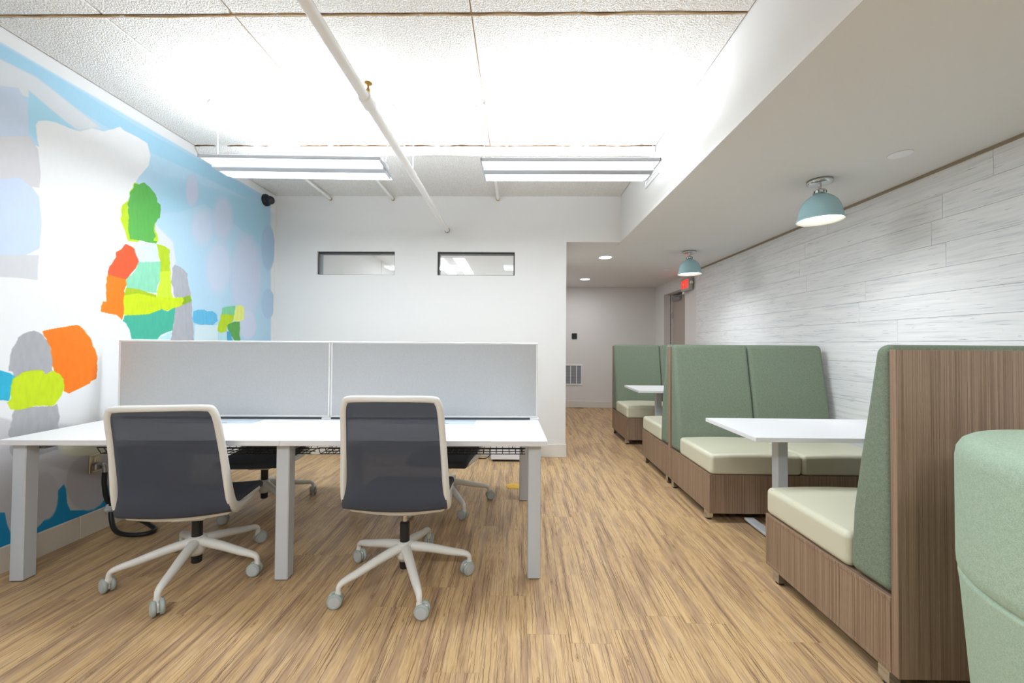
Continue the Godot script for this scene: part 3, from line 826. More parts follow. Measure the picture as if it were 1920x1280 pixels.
const DOWN := 2.45
const UPW := 2.5
const FRONT := 1.35
func linear_light(at: Vector3, turn: float, label: String, power := 1.0) -> Node3D:
	var t := thing("linear_pendant_light", label, "ceiling light", at, turn, "hanging linear lights")
	var ln := 1.19
	var hd := 0.17
	# winged housing seen from below: near lens, grey spine, far lens
	part("housing", mb().box(Vector3(0, 0.035, 0), Vector3(ln - 0.01, 0.03, 0.13), 0.006).box(Vector3(0, 0.008, -hd + 0.07), Vector3(ln - 0.02, 0.012, 0.13), 0.003)
		.box(Vector3(0, 0.008, hd - 0.07), Vector3(ln - 0.02, 0.012, 0.13), 0.003).done(M.light_body), t)
	part("lens", mb().box(Vector3(0, -0.004, hd - 0.066), Vector3(ln - 0.03, 0.008, 0.108), 0.002).done(M.glow), t)
	part("lens", mb().box(Vector3(0, -0.020, -0.055), Vector3(ln - 0.05, 0.012, 0.095), 0.003).done(M.glow), t)
	part("lens", mb().box(Vector3(0, -0.004, -hd + 0.036), Vector3(ln - 0.03, 0.008, 0.055), 0.002).done(M.glow), t)
	part("spine", mb().box(Vector3(0, -0.014, 0.026), Vector3(ln - 0.02, 0.028, 0.066), 0.004).done(M.light_frame), t)
	part("frame", mb().box(Vector3(0, 0.0, hd - 0.006), Vector3(ln, 0.022, 0.012), 0.003).box(Vector3(0, 0.0, -hd + 0.004), Vector3(ln, 0.018, 0.008), 0.002)
		.box(Vector3(ln / 2 - 0.005, 0.0, 0), Vector3(0.010, 0.02, hd * 2), 0.002).box(Vector3(-ln / 2 + 0.005, 0.0, 0), Vector3(0.010, 0.02, hd * 2), 0.002)
		.box(Vector3(ln / 2 - 0.012, -0.012, -0.04), Vector3(0.012, 0.03, 0.13), 0.003).box(Vector3(-ln / 2 + 0.012, -0.012, -0.04), Vector3(0.012, 0.03, 0.13), 0.003).done(M.light_frame), t)
	for s in [-1.0, 1.0]:
		part("cable", mb().tube(curve([Vector3(s * 0.595, HC - at.y - 0.02, 0), Vector3(s * 0.592 + 0.006, 0.25, 0.003), Vector3(s * 0.585, 0.03, 0)], 5), 0.0022, null, 6, Vector3.FORWARD).done(M.frame_white), t)
		part("canopy", mb().lathe([Vector2(0.001, -0.03), Vector2(0.03, -0.028), Vector2(0.052, -0.012), Vector2(0.055, 0.0), Vector2(0.001, 0.0)], 24).done(M.frame_white), t, Vector3(s * 0.595, HC - at.y, 0))
		part("gripper", mb().lathe([Vector2(0.001, -0.02), Vector2(0.006, -0.02), Vector2(0.007, 0.0), Vector2(0.003, 0.012), Vector2(0.001, 0.012)], 10).done(M.silver), t, Vector3(s * 0.586, 0.062, 0))
	area(t, Vector3(0, -0.032, -0.0), Vector2(1.12, 0.30), DOWN * power, false)
	area(t, Vector3(0, 0.062, 0), Vector2(1.12, 0.30), UPW * (power if power == 1.0 else power * 0.38), true)
	return t

func dome_lamp(at: Vector3, label: String) -> Node3D:
	var t := thing("dome_ceiling_lamp", label, "lamp", at, 0.0, "pale blue dome lamps")
	part("canopy", mb().lathe([Vector2(0.001, -0.028), Vector2(0.06, -0.028), Vector2(0.076, -0.020), Vector2(0.077, 0.0), Vector2(0.001, 0.0)], 32).done(M.chrome), t)
	part("stem", mb().lathe([Vector2(0.001, -0.08), Vector2(0.011, -0.08), Vector2(0.011, -0.026), Vector2(0.001, -0.026)], 14).done(M.chrome), t)
	var nk := part("neck", mb().lathe([Vector2(0.001, -0.102), Vector2(0.036, -0.102), Vector2(0.036, -0.07), Vector2(0.03, -0.066), Vector2(0.001, -0.066)], 24).done(M.chrome), t)
	for k in 8:
		var a := TAU * k / 8
		part("vent_slot", mb().box(Vector3(0.0362 * cos(a), -0.085, 0.0362 * sin(a)), Vector3(0.004, 0.016, 0.004), 0.0005).done(M.black), nk)
	var o := [Vector2(0.034, -0.100), Vector2(0.056, -0.109), Vector2(0.079, -0.126), Vector2(0.100, -0.150), Vector2(0.115, -0.180), Vector2(0.1245, -0.214), Vector2(0.129, -0.246), Vector2(0.132, -0.260), Vector2(0.140, -0.271), Vector2(0.1405, -0.280), Vector2(0.137, -0.282)]
	part("shade", mb().lathe(o, 40).done(M.lamp_blue), t)
	var inn := [Vector2(0.137, -0.2815), Vector2(0.128, -0.272), Vector2(0.126, -0.25), Vector2(0.120, -0.216), Vector2(0.111, -0.183), Vector2(0.096, -0.154), Vector2(0.075, -0.131), Vector2(0.045, -0.114), Vector2(0.001, -0.114)]
	part("inner_shade", mb().lathe(inn, 40).done(M.lamp_in), t)
	part("diffuser", mb().lathe([Vector2(0.001, -0.262), Vector2(0.119, -0.262), Vector2(0.119, -0.256), Vector2(0.001, -0.256)], 36).done(M.glow_soft), t)
	var l := SpotLight3D.new()
	l.name = "bulb_light"
	l.light_color = Color(0.97, 0.985, 1.0)
	l.light_energy = 1.0
	l.light_size = 0.1
	l.spot_angle = 75.0
	l.spot_range = 10.0
	l.spot_attenuation = 2.0
	l.shadow_enabled = true
	t.add_child(l)
	l.position = Vector3(0, -0.27, 0)
	l.rotation.x = -PI / 2
	return t

func downlight(at: Vector3, label: String) -> void:
	var t := thing("recessed_downlight", label, "ceiling light", at, 0.0, "recessed lights in the corridor ceiling")
	part("trim_ring", mb().lathe([Vector2(0.078, 0.0), Vector2(0.078, -0.004), Vector2(0.092, -0.004), Vector2(0.097, 0.0)], 32).done(M.frame_white), t)
	part("lens", mb().lathe([Vector2(0.001, -0.005), Vector2(0.08, -0.005), Vector2(0.08, 0.0), Vector2(0.001, 0.0)], 32).done(M.glow), t)
	area(t, Vector3(0, -0.012, 0), Vector2(0.15, 0.15), 1.0, false, Color(0.97, 0.98, 1.0))

# ------------------------------------------------------------------ furniture
const DESK := Vector3(-1.246, 0, -2.647)
const DESK_TURN := 0.036
func build_desk() -> void:
	var t := thing("bench_desk", "white four-seat bench desk on square grey legs", "desk", DESK, DESK_TURN)
	var hw := 1.385
	var hd := 0.607
	for sx in [-1.0, 1.0]:
		for sz in [-1.0, 1.0]:
			var ext := 0.022 if sx < 0.0 else 0.0
			part("tabletop", mb().box(Vector3(sx * (hw + ext) / 2, 0.726, sz * (hd / 2 + 0.01)), Vector3(hw + ext - 0.001, 0.028, hd - 0.02), 0.0015).done(M.white_top), t)
	for sz in [-1.0, 1.0]:
		for x in [-1.325, 0.0, 1.325]:
			part("leg", mb().box(Vector3(x - 0.005 - (0.026 if x < -1.0 else 0.0), 0.357, sz * 0.53), Vector3(0.068, 0.708, 0.064), 0.004).done(M.silver), t)
			part("foot_pad", mb().box(Vector3(x - 0.005 - (0.026 if x < -1.0 else 0.0), 0.0015, sz * 0.53), Vector3(0.056, 0.003, 0.052), 0.0).done(M.black), t)
	for x in [-1.325, 0.0, 1.325]:
		part("cross_beam", mb().box(Vector3(x, 0.689, 0), Vector3(0.05, 0.045, 0.99), 0.003).done(M.silver_dark), t)
	for sz in [-1.0, 1.0]:
		for sx in [-1.0, 1.0]:
			part("rail", mb().box(Vector3(sx * 0.66, 0.695, sz * 0.36), Vector3(1.25, 0.03, 0.03), 0.003).done(M.black), t)
	# power lids let into the tops
	for sx in [-1.0, 1.0]:
		var lid := part("power_lid", mb().box(Vector3(sx * 0.69, 0.7408, 0.105), Vector3(0.56, 0.003, 0.125), 0.0012).done(M.lid), t)
		part("lid_slot", mb().box(Vector3(sx * 0.69 - 0.06, 0.7421, 0.162), Vector3(0.36, 0.002, 0.006), 0.0).done(M.slot), lid)
	# wire trays under the tops
	for sx in [-1.0, 1.0]:
		var tr := part("cable_tray", tray_mesh(), t, Vector3(sx * 0.66, 0, 0.14))
		tr.set_meta("label", "black wire cable tray")
	# the rail that carries the two screens
	part("screen_rail", mb().box(Vector3(0, 0.744, 0), Vector3(2.74, 0.008, 0.034), 0.001).done(M.slot), t)
	for x in [-1.36, -0.02, 1.36]:
		part("screen_clamp", mb().box(Vector3(x, 0.745, 0.0), Vector3(0.06 if x > -1.3 else 0.05, 0.012, 0.044), 0.002).done(M.frame_white), t)
	for k in 2:
		var sx := -1.0 if k == 0 else 1.0
		var s := thing("desk_screen", "grey fabric desk screen nearer the mural" if k == 0 else "grey fabric desk screen at the corridor end of the desk", "desk screen", DESK + Vector3(sx * 0.6915, 0.752, 0).rotated(Vector3.UP, DESK_TURN), DESK_TURN)
		var w := 1.38
		var h := 0.502
		part("fabric_panel", mb().box(Vector3(0, h / 2, 0), Vector3(w - 0.02, h - 0.02, 0.022), 0.003).done(M.screen_cloth), s)
		part("frame", mb().box(Vector3(0, h - 0.006, 0), Vector3(w, 0.012, 0.028), 0.002).box(Vector3(0, 0.006, 0), Vector3(w, 0.012, 0.028), 0.002)
			.box(Vector3(w / 2 - 0.006, h / 2, 0), Vector3(0.012, h - 0.024, 0.028), 0.002).box(Vector3(-w / 2 + 0.006, h / 2, 0), Vector3(0.012, h - 0.024, 0.028), 0.002).done(M.frame_white), s)

func tray_mesh() -> ArrayMesh:
	var b := mb()
	var ln := 1.26
	var yt := 0.605
	var yb := 0.562
	for z in [-0.09, 0.09]:
		b.box(Vector3(0, yt, z), Vector3(ln, 0.006, 0.006), 0.001)
	for z in [-0.06, 0.0, 0.06]:
		b.box(Vector3(0, yb, z), Vector3(ln, 0.005, 0.005), 0.001)
	var k := 0
	while k * 0.04 <= ln:
		var x := -ln / 2 + k * 0.04
		b.box(Vector3(x, yb, 0), Vector3(0.004, 0.004, 0.13), 0.0)
		for s in [-1.0, 1.0]:
			b.tube([Vector3(x, yb, s * 0.065), Vector3(x, yt, s * 0.09)], 0.0022, null, 5)
		k += 1
	for x in [-0.55, 0.0, 0.55]:
		for s in [-1.0, 1.0]:
			b.tube([Vector3(x, yt, s * 0.09), Vector3(x, 0.712, s * 0.09)], 0.003, null, 6)
	return b.done(M.black_wire)

func task_chair(at: Vector3, turn: float, star: float, lift: float, label: String, recline := 0.0) -> Node3D:
	var t := thing("task_chair", label, "chair", at, turn, "task chairs at the bench desk")
	# five-star base on twin casters; star is the heading of the first arm in the room
	var hub := part("star_base", mb().lathe([Vector2(0.001, 0.10), Vector2(0.034, 0.10), Vector2(0.042, 0.125), Vector2(0.042, 0.18), Vector2(0.036, 0.196), Vector2(0.001, 0.198)], 24).done(M.shell), t)
	var path := curve([Vector3(0, 0.168, 0.02), Vector3(0, 0.150, 0.13), Vector3(0, 0.122, 0.25), Vector3(0, 0.108, 0.318), Vector3(0, 0.092, 0.341), Vector3(0, 0.062, 0.344)], 5)
	var ra := []
	var rb := []
	for k in path.size():
		var f := float(k) / (path.size() - 1)
		ra.append(lerpf(0.027, 0.0125, minf(f * 1.15, 1.0)))
		rb.append(lerpf(0.026, 0.0125, minf(f * 1.25, 1.0)))
	var arm := mb().tube(path, ra, rb, 12).done(M.shell)
	for k in 5:
		var a := star - turn + TAU * k / 5
		var o := part("arm", arm, hub)
		o.rotation.y = a
		var c := Node3D.new()
		c.name = "caster"
		t.add_child(c, true)
		c.position = Vector3(sin(a) * 0.344, 0, cos(a) * 0.344)
		c.rotation.y = a * 2.3 + 0.5 + k * 1.1
		part("fork", caster_fork, c)
		for s in [-1.0, 1.0]:
			part("wheel", caster_wheel, c, Vector3(s * 0.0155, 0.035, 0.014))
			part("hub_cap", caster_cap, c, Vector3(s * 0.0255, 0.035, 0.014))
	part("sleeve", mb().lathe([Vector2(0.001, 0.055), Vector2(0.022, 0.055), Vector2(0.025, 0.06), Vector2(0.025, 0.292), Vector2(0.022, 0.296), Vector2(0.001, 0.296)], 20).done(M.black), t)
	part("piston", mb().lathe([Vector2(0.001, 0.29), Vector2(0.0145, 0.29), Vector2(0.0145, 0.40 + lift), Vector2(0.001, 0.40 + lift)], 16).done(M.chrome), t)
	var u := Vector3(0, lift, 0)
	part("seat_pan", mb().rbox(u + Vector3(0, 0.410, -0.01), Vector3(0.47, 0.030, 0.36), 0.014, 4, func(p): return p + Vector3(0, 0.42 * p.x * p.x, 0))
		.rbox(u + Vector3(0, 0.388, 0.0), Vector3(0.17, 0.05, 0.20), 0.02, 4).done(M.shell), t)
	part("seat", mb().rbox(u + Vector3(0, 0.448, -0.045), Vector3(0.462, 0.044, 0.40), 0.021, 5, func(p): return p + Vector3(0, -0.6 * maxf(0.0, -p.z - 0.15) ** 1.5 + 0.10 * p.x * p.x, 0)).done(M.seat_cloth), t)
	# frame: from the seat front along the side, up the back, across the top and down again
	var half := [Vector3(0.205, 0.418, -0.20), Vector3(0.226, 0.420, -0.08), Vector3(0.240, 0.428, 0.06), Vector3(0.246, 0.446, 0.135), Vector3(0.247, 0.49, 0.178), Vector3(0.244, 0.58, 0.203), Vector3(0.238, 0.70, 0.222), Vector3(0.231, 0.83, 0.246), Vector3(0.225, 0.925, 0.268), Vector3(0.214, 0.968, 0.279), Vector3(0.185, 0.984, 0.284)]
	for k in half.size(): half[k].z += maxf(0.0, half[k].y - 0.46) * recline
	var pts := []
	for p in half: pts.append(p + u)
	pts.append(Vector3(0, 0.985, 0.289 + 0.525 * recline) + u)
	for k in range(half.size() - 1, -1, -1): pts.append(Vector3(-half[k].x, half[k].y, half[k].z) + u)
	var fp := curve(pts, 5)
	var fa := []
	var fb := []
	for p in fp:
		var yy: float = p.y - lift
		var seatside := clampf((0.12 - p.z) / 0.2, 0.0, 1.0)
		var low := clampf(1.0 - absf(yy - 0.50) / 0.25, 0.0, 1.0)
		fa.append(lerpf(0.0165, 0.011, seatside))
		fb.append(lerpf(0.017 + low * 0.014, 0.010, seatside))
	part("frame", mb().tube(fp, fa, fb, 14, Vector3(0, 1, 0)).done(M.shell), t)
	# mesh back: a thin sheet stretched in the frame
	var rows := []
	var back := []
	var vs := [Vector3(0.232, 0.432, 0.10), Vector3(0.250, 0.433, 0.155), Vector3(0.256, 0.452, 0.192), Vector3(0.254, 0.50, 0.204)] + half.slice(5, 10) + [Vector3(0.214, 0.974, 0.281 + 0.514 * recline)]
	var vc := curve(vs, 4)
	for side in [1.0, -1.0]:
		for j in range(vc.size()):
			var q: Vector3 = vc[j if side > 0 else vc.size() - 1 - j]
			var row := []
			for k in 17:
				var f := k / 8.0 - 1.0
				var dip := (1.0 - f * f)
				var low := clampf((0.52 - q.y) / 0.1, 0.0, 1.0)
				row.append(Vector3(q.x * f * 0.985, q.y + u.y - dip * 0.016 * low, q.z + dip * 0.012 + side * 0.0025 + 0.006))
			rows.append(row)
	var sheet := mb()
	sheet.grid(rows, false, true)
	part("mesh_back", sheet.done(M.mesh_cloth), t)
	return t

var caster_fork: ArrayMesh
var caster_wheel: ArrayMesh
var caster_cap: ArrayMesh
func build_chairs() -> void:
	var side := Transform3D(Basis(Vector3(0, 0, 1), PI / 2), Vector3.ZERO)
	caster_wheel = mb().lathe([Vector2(0.001, -0.010), Vector2(0.028, -0.010), Vector2(0.034, -0.006), Vector2(0.035, 0.0), Vector2(0.034, 0.006), Vector2(0.028, 0.010), Vector2(0.001, 0.010)], 24, side).done(M.caster)
	caster_cap = mb().lathe([Vector2(0.001, -0.001), Vector2(0.025, -0.001), Vector2(0.026, 0.0), Vector2(0.025, 0.001), Vector2(0.001, 0.001)], 20, side).done(M.caster_hub)
	caster_fork = mb().lathe([Vector2(0.001, 0.046), Vector2(0.014, 0.046), Vector2(0.0145, 0.068), Vector2(0.009, 0.076), Vector2(0.001, 0.076)], 14).box(Vector3(0, 0.040, 0.014), Vector3(0.010, 0.042, 0.050), 0.004).done(M.shell)
	task_chair(Vector3(-1.730, 0, -2.152), 0.19, 0.259, -0.055, "grey mesh task chair with white frame beside the mural, seat set low", 0.04)
	task_chair(Vector3(-0.595, 0, -2.131), 0.03, 0.469, 0.0, "grey mesh task chair with white frame and raised chrome piston")
	task_chair(Vector3(-1.935, 0, -3.045), PI + 0.12, deg_to_rad(-14.4), -0.07, "task chair tucked under the far side of the desk, nearer the mural")
	task_chair(Vector3(-0.56, 0, -3.13), PI - 0.12, deg_to_rad(33.0), -0.07, "task chair tucked under the far side of the desk, nearer the corridor")

func booth_bench(z_rear: float, facing_camera: bool, label: String) -> Node3D:
	var t := thing("booth_bench", label, "bench", Vector3(2.005, 0, z_rear), 0.0 if facing_camera else PI, "high-backed booth benches along the plank wall")
	var w := 1.29
	var d := 0.757
	part("back_panel", mb().box(Vector3(0, 0.65, 0.013), Vector3(w, 1.17, 0.026), 0.0015).done(M.laminate), t)
	for s in [-1.0, 1.0]:
		var sp := part("side_panel", mb().box(Vector3(s * (w / 2 - 0.01), 0.2, 0.027 + (d - 0.027) / 2), Vector3(0.02, 0.27, d - 0.028), 0.001).done(M.laminate), t)
		var xo: float = s * (w / 2 + 0.0006)
		for e in [[0.327, 0.016, 0.027 + (d - 0.027) / 2, d - 0.03], [0.073, 0.016, 0.027 + (d - 0.027) / 2, d - 0.03]]:
			part("edge_strip", mb().box(Vector3(xo, e[0], e[2]), Vector3(0.003, e[1], e[3]), 0.0008).done(M.laminate), sp)
		for ez in [0.038, d - 0.01]:
			part("edge_strip", mb().box(Vector3(xo, 0.2, ez), Vector3(0.003, 0.236, 0.018), 0.0008).done(M.laminate), sp)
	part("front_panel", mb().box(Vector3(0, 0.2, d - 0.011), Vector3(w - 0.042, 0.27, 0.02), 0.001).done(M.laminate), t)
	part("deck", mb().box(Vector3(0, 0.325, d / 2), Vector3(w - 0.044, 0.018, d - 0.06), 0.0).done(M.laminate), t)
	for s in [-1.0, 1.0]:
		part("seat_cushion", mb().rbox(Vector3(s * 0.3225, 0.406, 0.49), Vector3(0.643, 0.142, 0.545), 0.028, 5, func(p): return p + Vector3(0, (0.010 * (1.0 - pow((p.x - s * 0.3225) / 0.3215, 2.0)) if p.y > 0.42 else 0.0), 0)).done(M.vinyl), t)
		part("back_cushion", mb().rbox(Vector3(s * 0.3225, 0.797, 0.5), Vector3(0.643, 0.912, 1.0), 0.034, 5, wedge).done(M.green), t)
	for sx in [-1.0, 1.0]:
		for z in [0.065, d - 0.075]:
			var f := part("foot", mb().box(Vector3(sx * (w / 2 - 0.026), 0.038, z), Vector3(0.045, 0.056, 0.045), 0.002).done(M.chrome), t)
			part("glide", mb().lathe([Vector2(0.001, 0.0), Vector2(0.019, 0.0), Vector2(0.019, 0.010), Vector2(0.001, 0.010)], 14).done(M.black), f, Vector3(sx * (w / 2 - 0.026), 0, z))
	return t

# the back cushion is thick at the seat and thin at the top
func wedge(p: Vector3) -> Vector3:
	var y := p.y
	var th := 0.19
	if y > 0.5: th = lerpf(0.19, 0.162, (y - 0.5) / 0.2)
	if y > 0.7: th = lerpf(0.162, 0.062, (y - 0.7) / 0.55)
	# keep the round of the edges: the outer 34 mm of the unit depth stay as they are
	var z := p.z
	var r := minf(0.034, th * 0.42)
	if z < 0.034: z = z / 0.034 * r
	elif z > 0.966: z = th - (1.0 - z) / 0.034 * r
	else: z = lerpf(r, th - r, (z - 0.034) / 0.932)
	return Vector3(p.x, p.y, 0.0265 + z)

func booth_table(at: Vector3, label: String) -> void:
	var t := thing("booth_table", label, "table", at, 0.0, "white tables between the booth benches")
	part("tabletop", mb().box(Vector3(0, 0.7275, 0), Vector3(1.28, 0.025, 0.59), 0.0015).done(M.white_top), t)
	for x in [-0.318, 0.38]:
		var lg := part("leg", mb().box(Vector3(x, 0.37, 0.0), Vector3(0.062, 0.69, 0.062), 0.003).done(M.silver), t)
		part("mounting_plate", mb().box(Vector3(x, 0.711, 0), Vector3(0.12, 0.008, 0.40), 0.001).done(M.silver), lg)
		part("foot_bar", mb().box(Vector3(x, 0.026, 0), Vector3(0.064, 0.018, 0.68), 0.003).done(M.silver), t)
		for s in [-1.0, 1.0]:
			part("glide", mb().lathe([Vector2(0.001, 0.0), Vector2(0.016, 0.0), Vector2(0.016, 0.018), Vector2(0.001, 0.018)], 12).done(M.black), t, Vector3(x, 0, s * 0.315))

func build_booths() -> void:
	booth_bench(-1.455, false, "green booth bench whose brown laminate back stands beside the round drum seat")
	booth_bench(-3.602, true, "green booth bench facing the room behind the nearer white table")
	booth_bench(-3.606, false, "green booth bench standing back to back, facing the corridor end")
	booth_bench(-5.755, true, "green booth bench nearest the corridor end wall")
	booth_table(Vector3(1.958, 0, -2.525), "white booth table under the nearer dome lamp")
	booth_table(Vector3(1.985, 0, -4.76), "white booth table between the two benches by the corridor")
	var t := thing("drum_seat", "round pale green upholstered drum with a stitched seam", "seat", Vector3(1.568, 0, -0.885))
	var up := [Vector2(0.410, 0.622), Vector2(0.420, 0.632), Vector2(0.4215, 0.66), Vector2(0.4215, 0.93), Vector2(0.418, 0.958), Vector2(0.408, 0.978), Vector2(0.392, 0.989), Vector2(0.372, 0.993), Vector2(0.369, 0.990), Vector2(0.366, 0.994), Vector2(0.30, 0.997), Vector2(0.15, 1.0), Vector2(0.02, 0.998), Vector2(0.001, 0.994)]
	part("upper_cushion", mb().lathe(up, 72).done(M.mint), t)
	var lo := [Vector2(0.001, 0.03), Vector2(0.372, 0.03), Vector2(0.378, 0.036), Vector2(0.386, 0.16), Vector2(0.400, 0.36), Vector2(0.414, 0.58), Vector2(0.4175, 0.608), Vector2(0.416, 0.618), Vector2(0.408, 0.624)]
	part("lower_body", mb().lathe(lo, 72).done(M.mint), t)
	part("button", mb().lathe([Vector2(0.014, 0.998), Vector2(0.012, 1.004), Vector2(0.001, 1.006)], 16).done(M.mint), t)
	part("plinth", mb().lathe([Vector2(0.001, 0.0), Vector2(0.35, 0.0), Vector2(0.35, 0.031), Vector2(0.001, 0.031)], 48).done(M.black), t)

# ------------------------------------------------------------------ small things
func build_details() -> void:
	var px := -0.805
	var py := 2.522
	var p := thing("sprinkler_pipe", "white sprinkler pipe running under the rough ceiling into the back wall", "pipe", Vector3(px, py, 0))
	part("pipe", mb().tube([Vector3(0, 0, ZF), Vector3(0, 0, WB)], 0.0255, null, 24).done(M.pipe), p)
	part("coupling", mb().tube([Vector3(0, 0, -2.02), Vector3(0, 0, -2.026), Vector3(0, 0, -2.03), Vector3(0, 0, -2.11), Vector3(0, 0, -2.114), Vector3(0, 0, -2.12)], [0.026, 0.032, 0.034, 0.034, 0.032, 0.026], null, 24).done(M.pipe), p)
	part("sprinkler_head", mb().lathe([Vector2(0.001, 0.03), Vector2(0.010, 0.03), Vector2(0.010, 0.05), Vector2(0.006, 0.056), Vector2(0.006, 0.075), Vector2(0.020, 0.080), Vector2(0.020, 0.083), Vector2(0.001, 0.083)], 16).done(M.brass), p, Vector3(0.012, 0, -2.05))
	part("hanger_rod", mb().tube([Vector3(0, 0.02, -2.985), Vector3(0, HC - py, -2.985)], 0.004, null, 8, Vector3.FORWARD).done(M.pipe), p)
	part("hanger_ring", mb().tube([Vector3(0, 0, -2.977), Vector3(0, 0, -2.993)], 0.029, null, 20).done(M.pipe), p)
	part("wall_collar", mb().tube([Vector3(0, 0, WB + 0.004), Vector3(0, 0, WB + 0.001)], 0.03, null, 20).done(M.black), p)
	for q in [[-2.13, "thin conduit under the ceiling nearest the painted wall"], [-1.42, "thin conduit under the ceiling left of the sprinkler pipe"], [-0.235, "thin conduit under the ceiling right of the sprinkler pipe"]]:
		var c := thing("ceiling_conduit", q[1], "pipe", Vector3(q[0], HC - 0.03, 0), 0.0, "thin conduits at the back of the ceiling")
		part("tube", mb().tube([Vector3(0, 0, -3.40), Vector3(0, -0.002, -3.9), Vector3(0, -0.006, WB + 0.002)], 0.015, null, 14).done(M.pipe), c)
		part("end_ring", mb().tube([Vector3(0, -0.006, WB + 0.02), Vector3(0, -0.006, WB + 0.006)], 0.019, null, 14).done(M.brass), c)
	# camera dome beside the corner
	var cam_ := thing("security_camera", "small black dome camera high on the painted wall", "camera", Vector3(WL, 2.785, -4.25))
	var tocam := Transform3D(Basis(Vector3(0, 0, 1), -PI / 2), Vector3.ZERO)
	part("housing", mb().lathe([Vector2(0.001, 0.0), Vector2(0.062, 0.0), Vector2(0.064, 0.012), Vector2(0.060, 0.032), Vector2(0.050, 0.044), Vector2(0.001, 0.046)], 28, tocam).done(M.black), cam_)
	part("dome", mb().lathe([Vector2(0.046, 0.044), Vector2(0.046, 0.062), Vector2(0.038, 0.084), Vector2(0.022, 0.097), Vector2(0.001, 0.101)], 28, tocam).done(mat(Color8(30, 34, 42), 0.08)), cam_)
	# register on the face of the lowered part
	var rg := thing("air_register", "white air register on the face of the lowered ceiling", "vent", Vector3(XS, 2.745, -3.39))
	part("frame", mb().box(Vector3(-0.006, 0.096, 0), Vector3(0.012, 0.014, 0.34), 0.002).box(Vector3(-0.006, -0.096, 0), Vector3(0.012, 0.014, 0.34), 0.002)
		.box(Vector3(-0.006, 0, 0.163), Vector3(0.012, 0.178, 0.014), 0.002).box(Vector3(-0.006, 0, -0.163), Vector3(0.012, 0.178, 0.014), 0.002).done(M.frame_white), rg)
	for k in 8:
		part("louvre", mb().box(Vector3(-0.004, -0.077 + k * 0.022, 0), Vector3(0.006, 0.017, 0.31), 0.001).done(M.frame_white), rg)
	# outlet, hose and its clear sleeve
	var ot := thing("floor_power_outlet", "metal power outlet plate on the painted wall under the desk", "outlet", Vector3(WL, 0.449, -2.57))
	part("plate", mb().box(Vector3(0.004, 0, 0), Vector3(0.008, 0.118, 0.074), 0.002).done(M.plate), ot)
	part("socket", mb().box(Vector3(0.011, 0.025, 0.0), Vector3(0.008, 0.034, 0.026), 0.004).done(M.plate), ot)
	part("connector", mb().box(Vector3(0.022, -0.018, 0.004), Vector3(0.032, 0.042, 0.05), 0.006).done(M.steel), ot)
	var elbow := mb().tube(curve([Vector3(0.03, -0.01, -0.012), Vector3(0.05, -0.012, -0.012), Vector3(0.056, -0.03, -0.012), Vector3(0.056, -0.06, -0.012)], 5), 0.014, null, 14).done(M.steel)
	part("elbow", elbow, ot)
	var hs := curve([Vector3(-2.696, 0.40, -2.582), Vector3(-2.694, 0.30, -2.58), Vector3(-2.682, 0.18, -2.60), Vector3(-2.66, 0.07, -2.68), Vector3(-2.57, 0.03, -2.70), Vector3(-2.44, 0.02, -2.64), Vector3(-2.36, 0.018, -2.585), Vector3(-2.37, 0.018, -2.53), Vector3(-2.47, 0.018, -2.515), Vector3(-2.58, 0.03, -2.545), Vector3(-2.645, 0.11, -2.58), Vector3(-2.655, 0.23, -2.60), Vector3(-2.61, 0.38, -2.61), Vector3(-2.53, 0.50, -2.60), Vector3(-2.42, 0.60, -2.58), Vector3(-2.30, 0.655, -2.56)], 8)
	var ph := thing("power_hose", "black flexible power hose looping from the outlet to the floor", "hose")
	part("hose", mb().tube(hs, 0.0135, null, 14).done(M.black), ph)
	var tape := part("tape_scrap", mb().box(Vector3.ZERO, Vector3(0.05, 0.055, 0.10), 0.01, Transform3D(Basis.from_euler(Vector3(0.6, 0.5, 0.2)), Vector3.ZERO)).done(M.sleeve), ph, Vector3(-2.672, 0.16, -2.61))
	tape.set_meta("label", "scrap of clear plastic tape")
	# corridor
	var vg := thing("wall_vent", "white return air grille low on the corridor end wall", "vent", Vector3(1.05, 0.649, ZH))
	var vw := 0.47
	var vh := 0.41
	part("frame", mb().box(Vector3(0, vh / 2 - 0.014, 0.008), Vector3(vw, 0.028, 0.016), 0.003).box(Vector3(0, -vh / 2 + 0.014, 0.008), Vector3(vw, 0.028, 0.016), 0.003)
		.box(Vector3(vw / 2 - 0.014, 0, 0.008), Vector3(0.028, vh - 0.056, 0.016), 0.003).box(Vector3(-vw / 2 + 0.014, 0, 0.008), Vector3(0.028, vh - 0.056, 0.016), 0.003).done(M.frame_white), vg)
	for k in 3:
		part("mullion", mb().box(Vector3(-vw / 2 + vw * (k + 1) / 4.0, 0, 0.010), Vector3(0.016, vh - 0.056, 0.012), 0.002).done(M.frame_white), vg)
	for k in 22:
		part("louvre", mb().box(Vector3(0, -vh / 2 + 0.036 + k * 0.0162, 0.005), Vector3(vw - 0.05, 0.011, 0.006), 0.001).done(M.louvre), vg)
	var th := thing("thermostat", "black rounded thermostat on the corridor end wall", "thermostat", Vector3(1.123, 1.416, ZH))
	part("body", mb().rbox(Vector3(0, 0, 0.012), Vector3(0.105, 0.115, 0.024), 0.012, 4).done(M.black), th)
	part("back_plate", mb().rbox(Vector3(0, -0.006, 0.003), Vector3(0.112, 0.125, 0.006), 0.003, 2).done(M.frame_white), th)
	# lit exit sign on the corridor wall
	var ex := thing("exit_sign", "red lit EXIT sign on the corridor wall past the planks", "sign", Vector3(WR, 2.215, -6.36))
	part("case", mb().box(Vector3(-0.03, 0, 0), Vector3(0.06, 0.20, 0.31), 0.004).done(M.exit_case), ex)
	var font := SystemFont.new()
	font.font_names = PackedStringArray(["Droid Sans"])
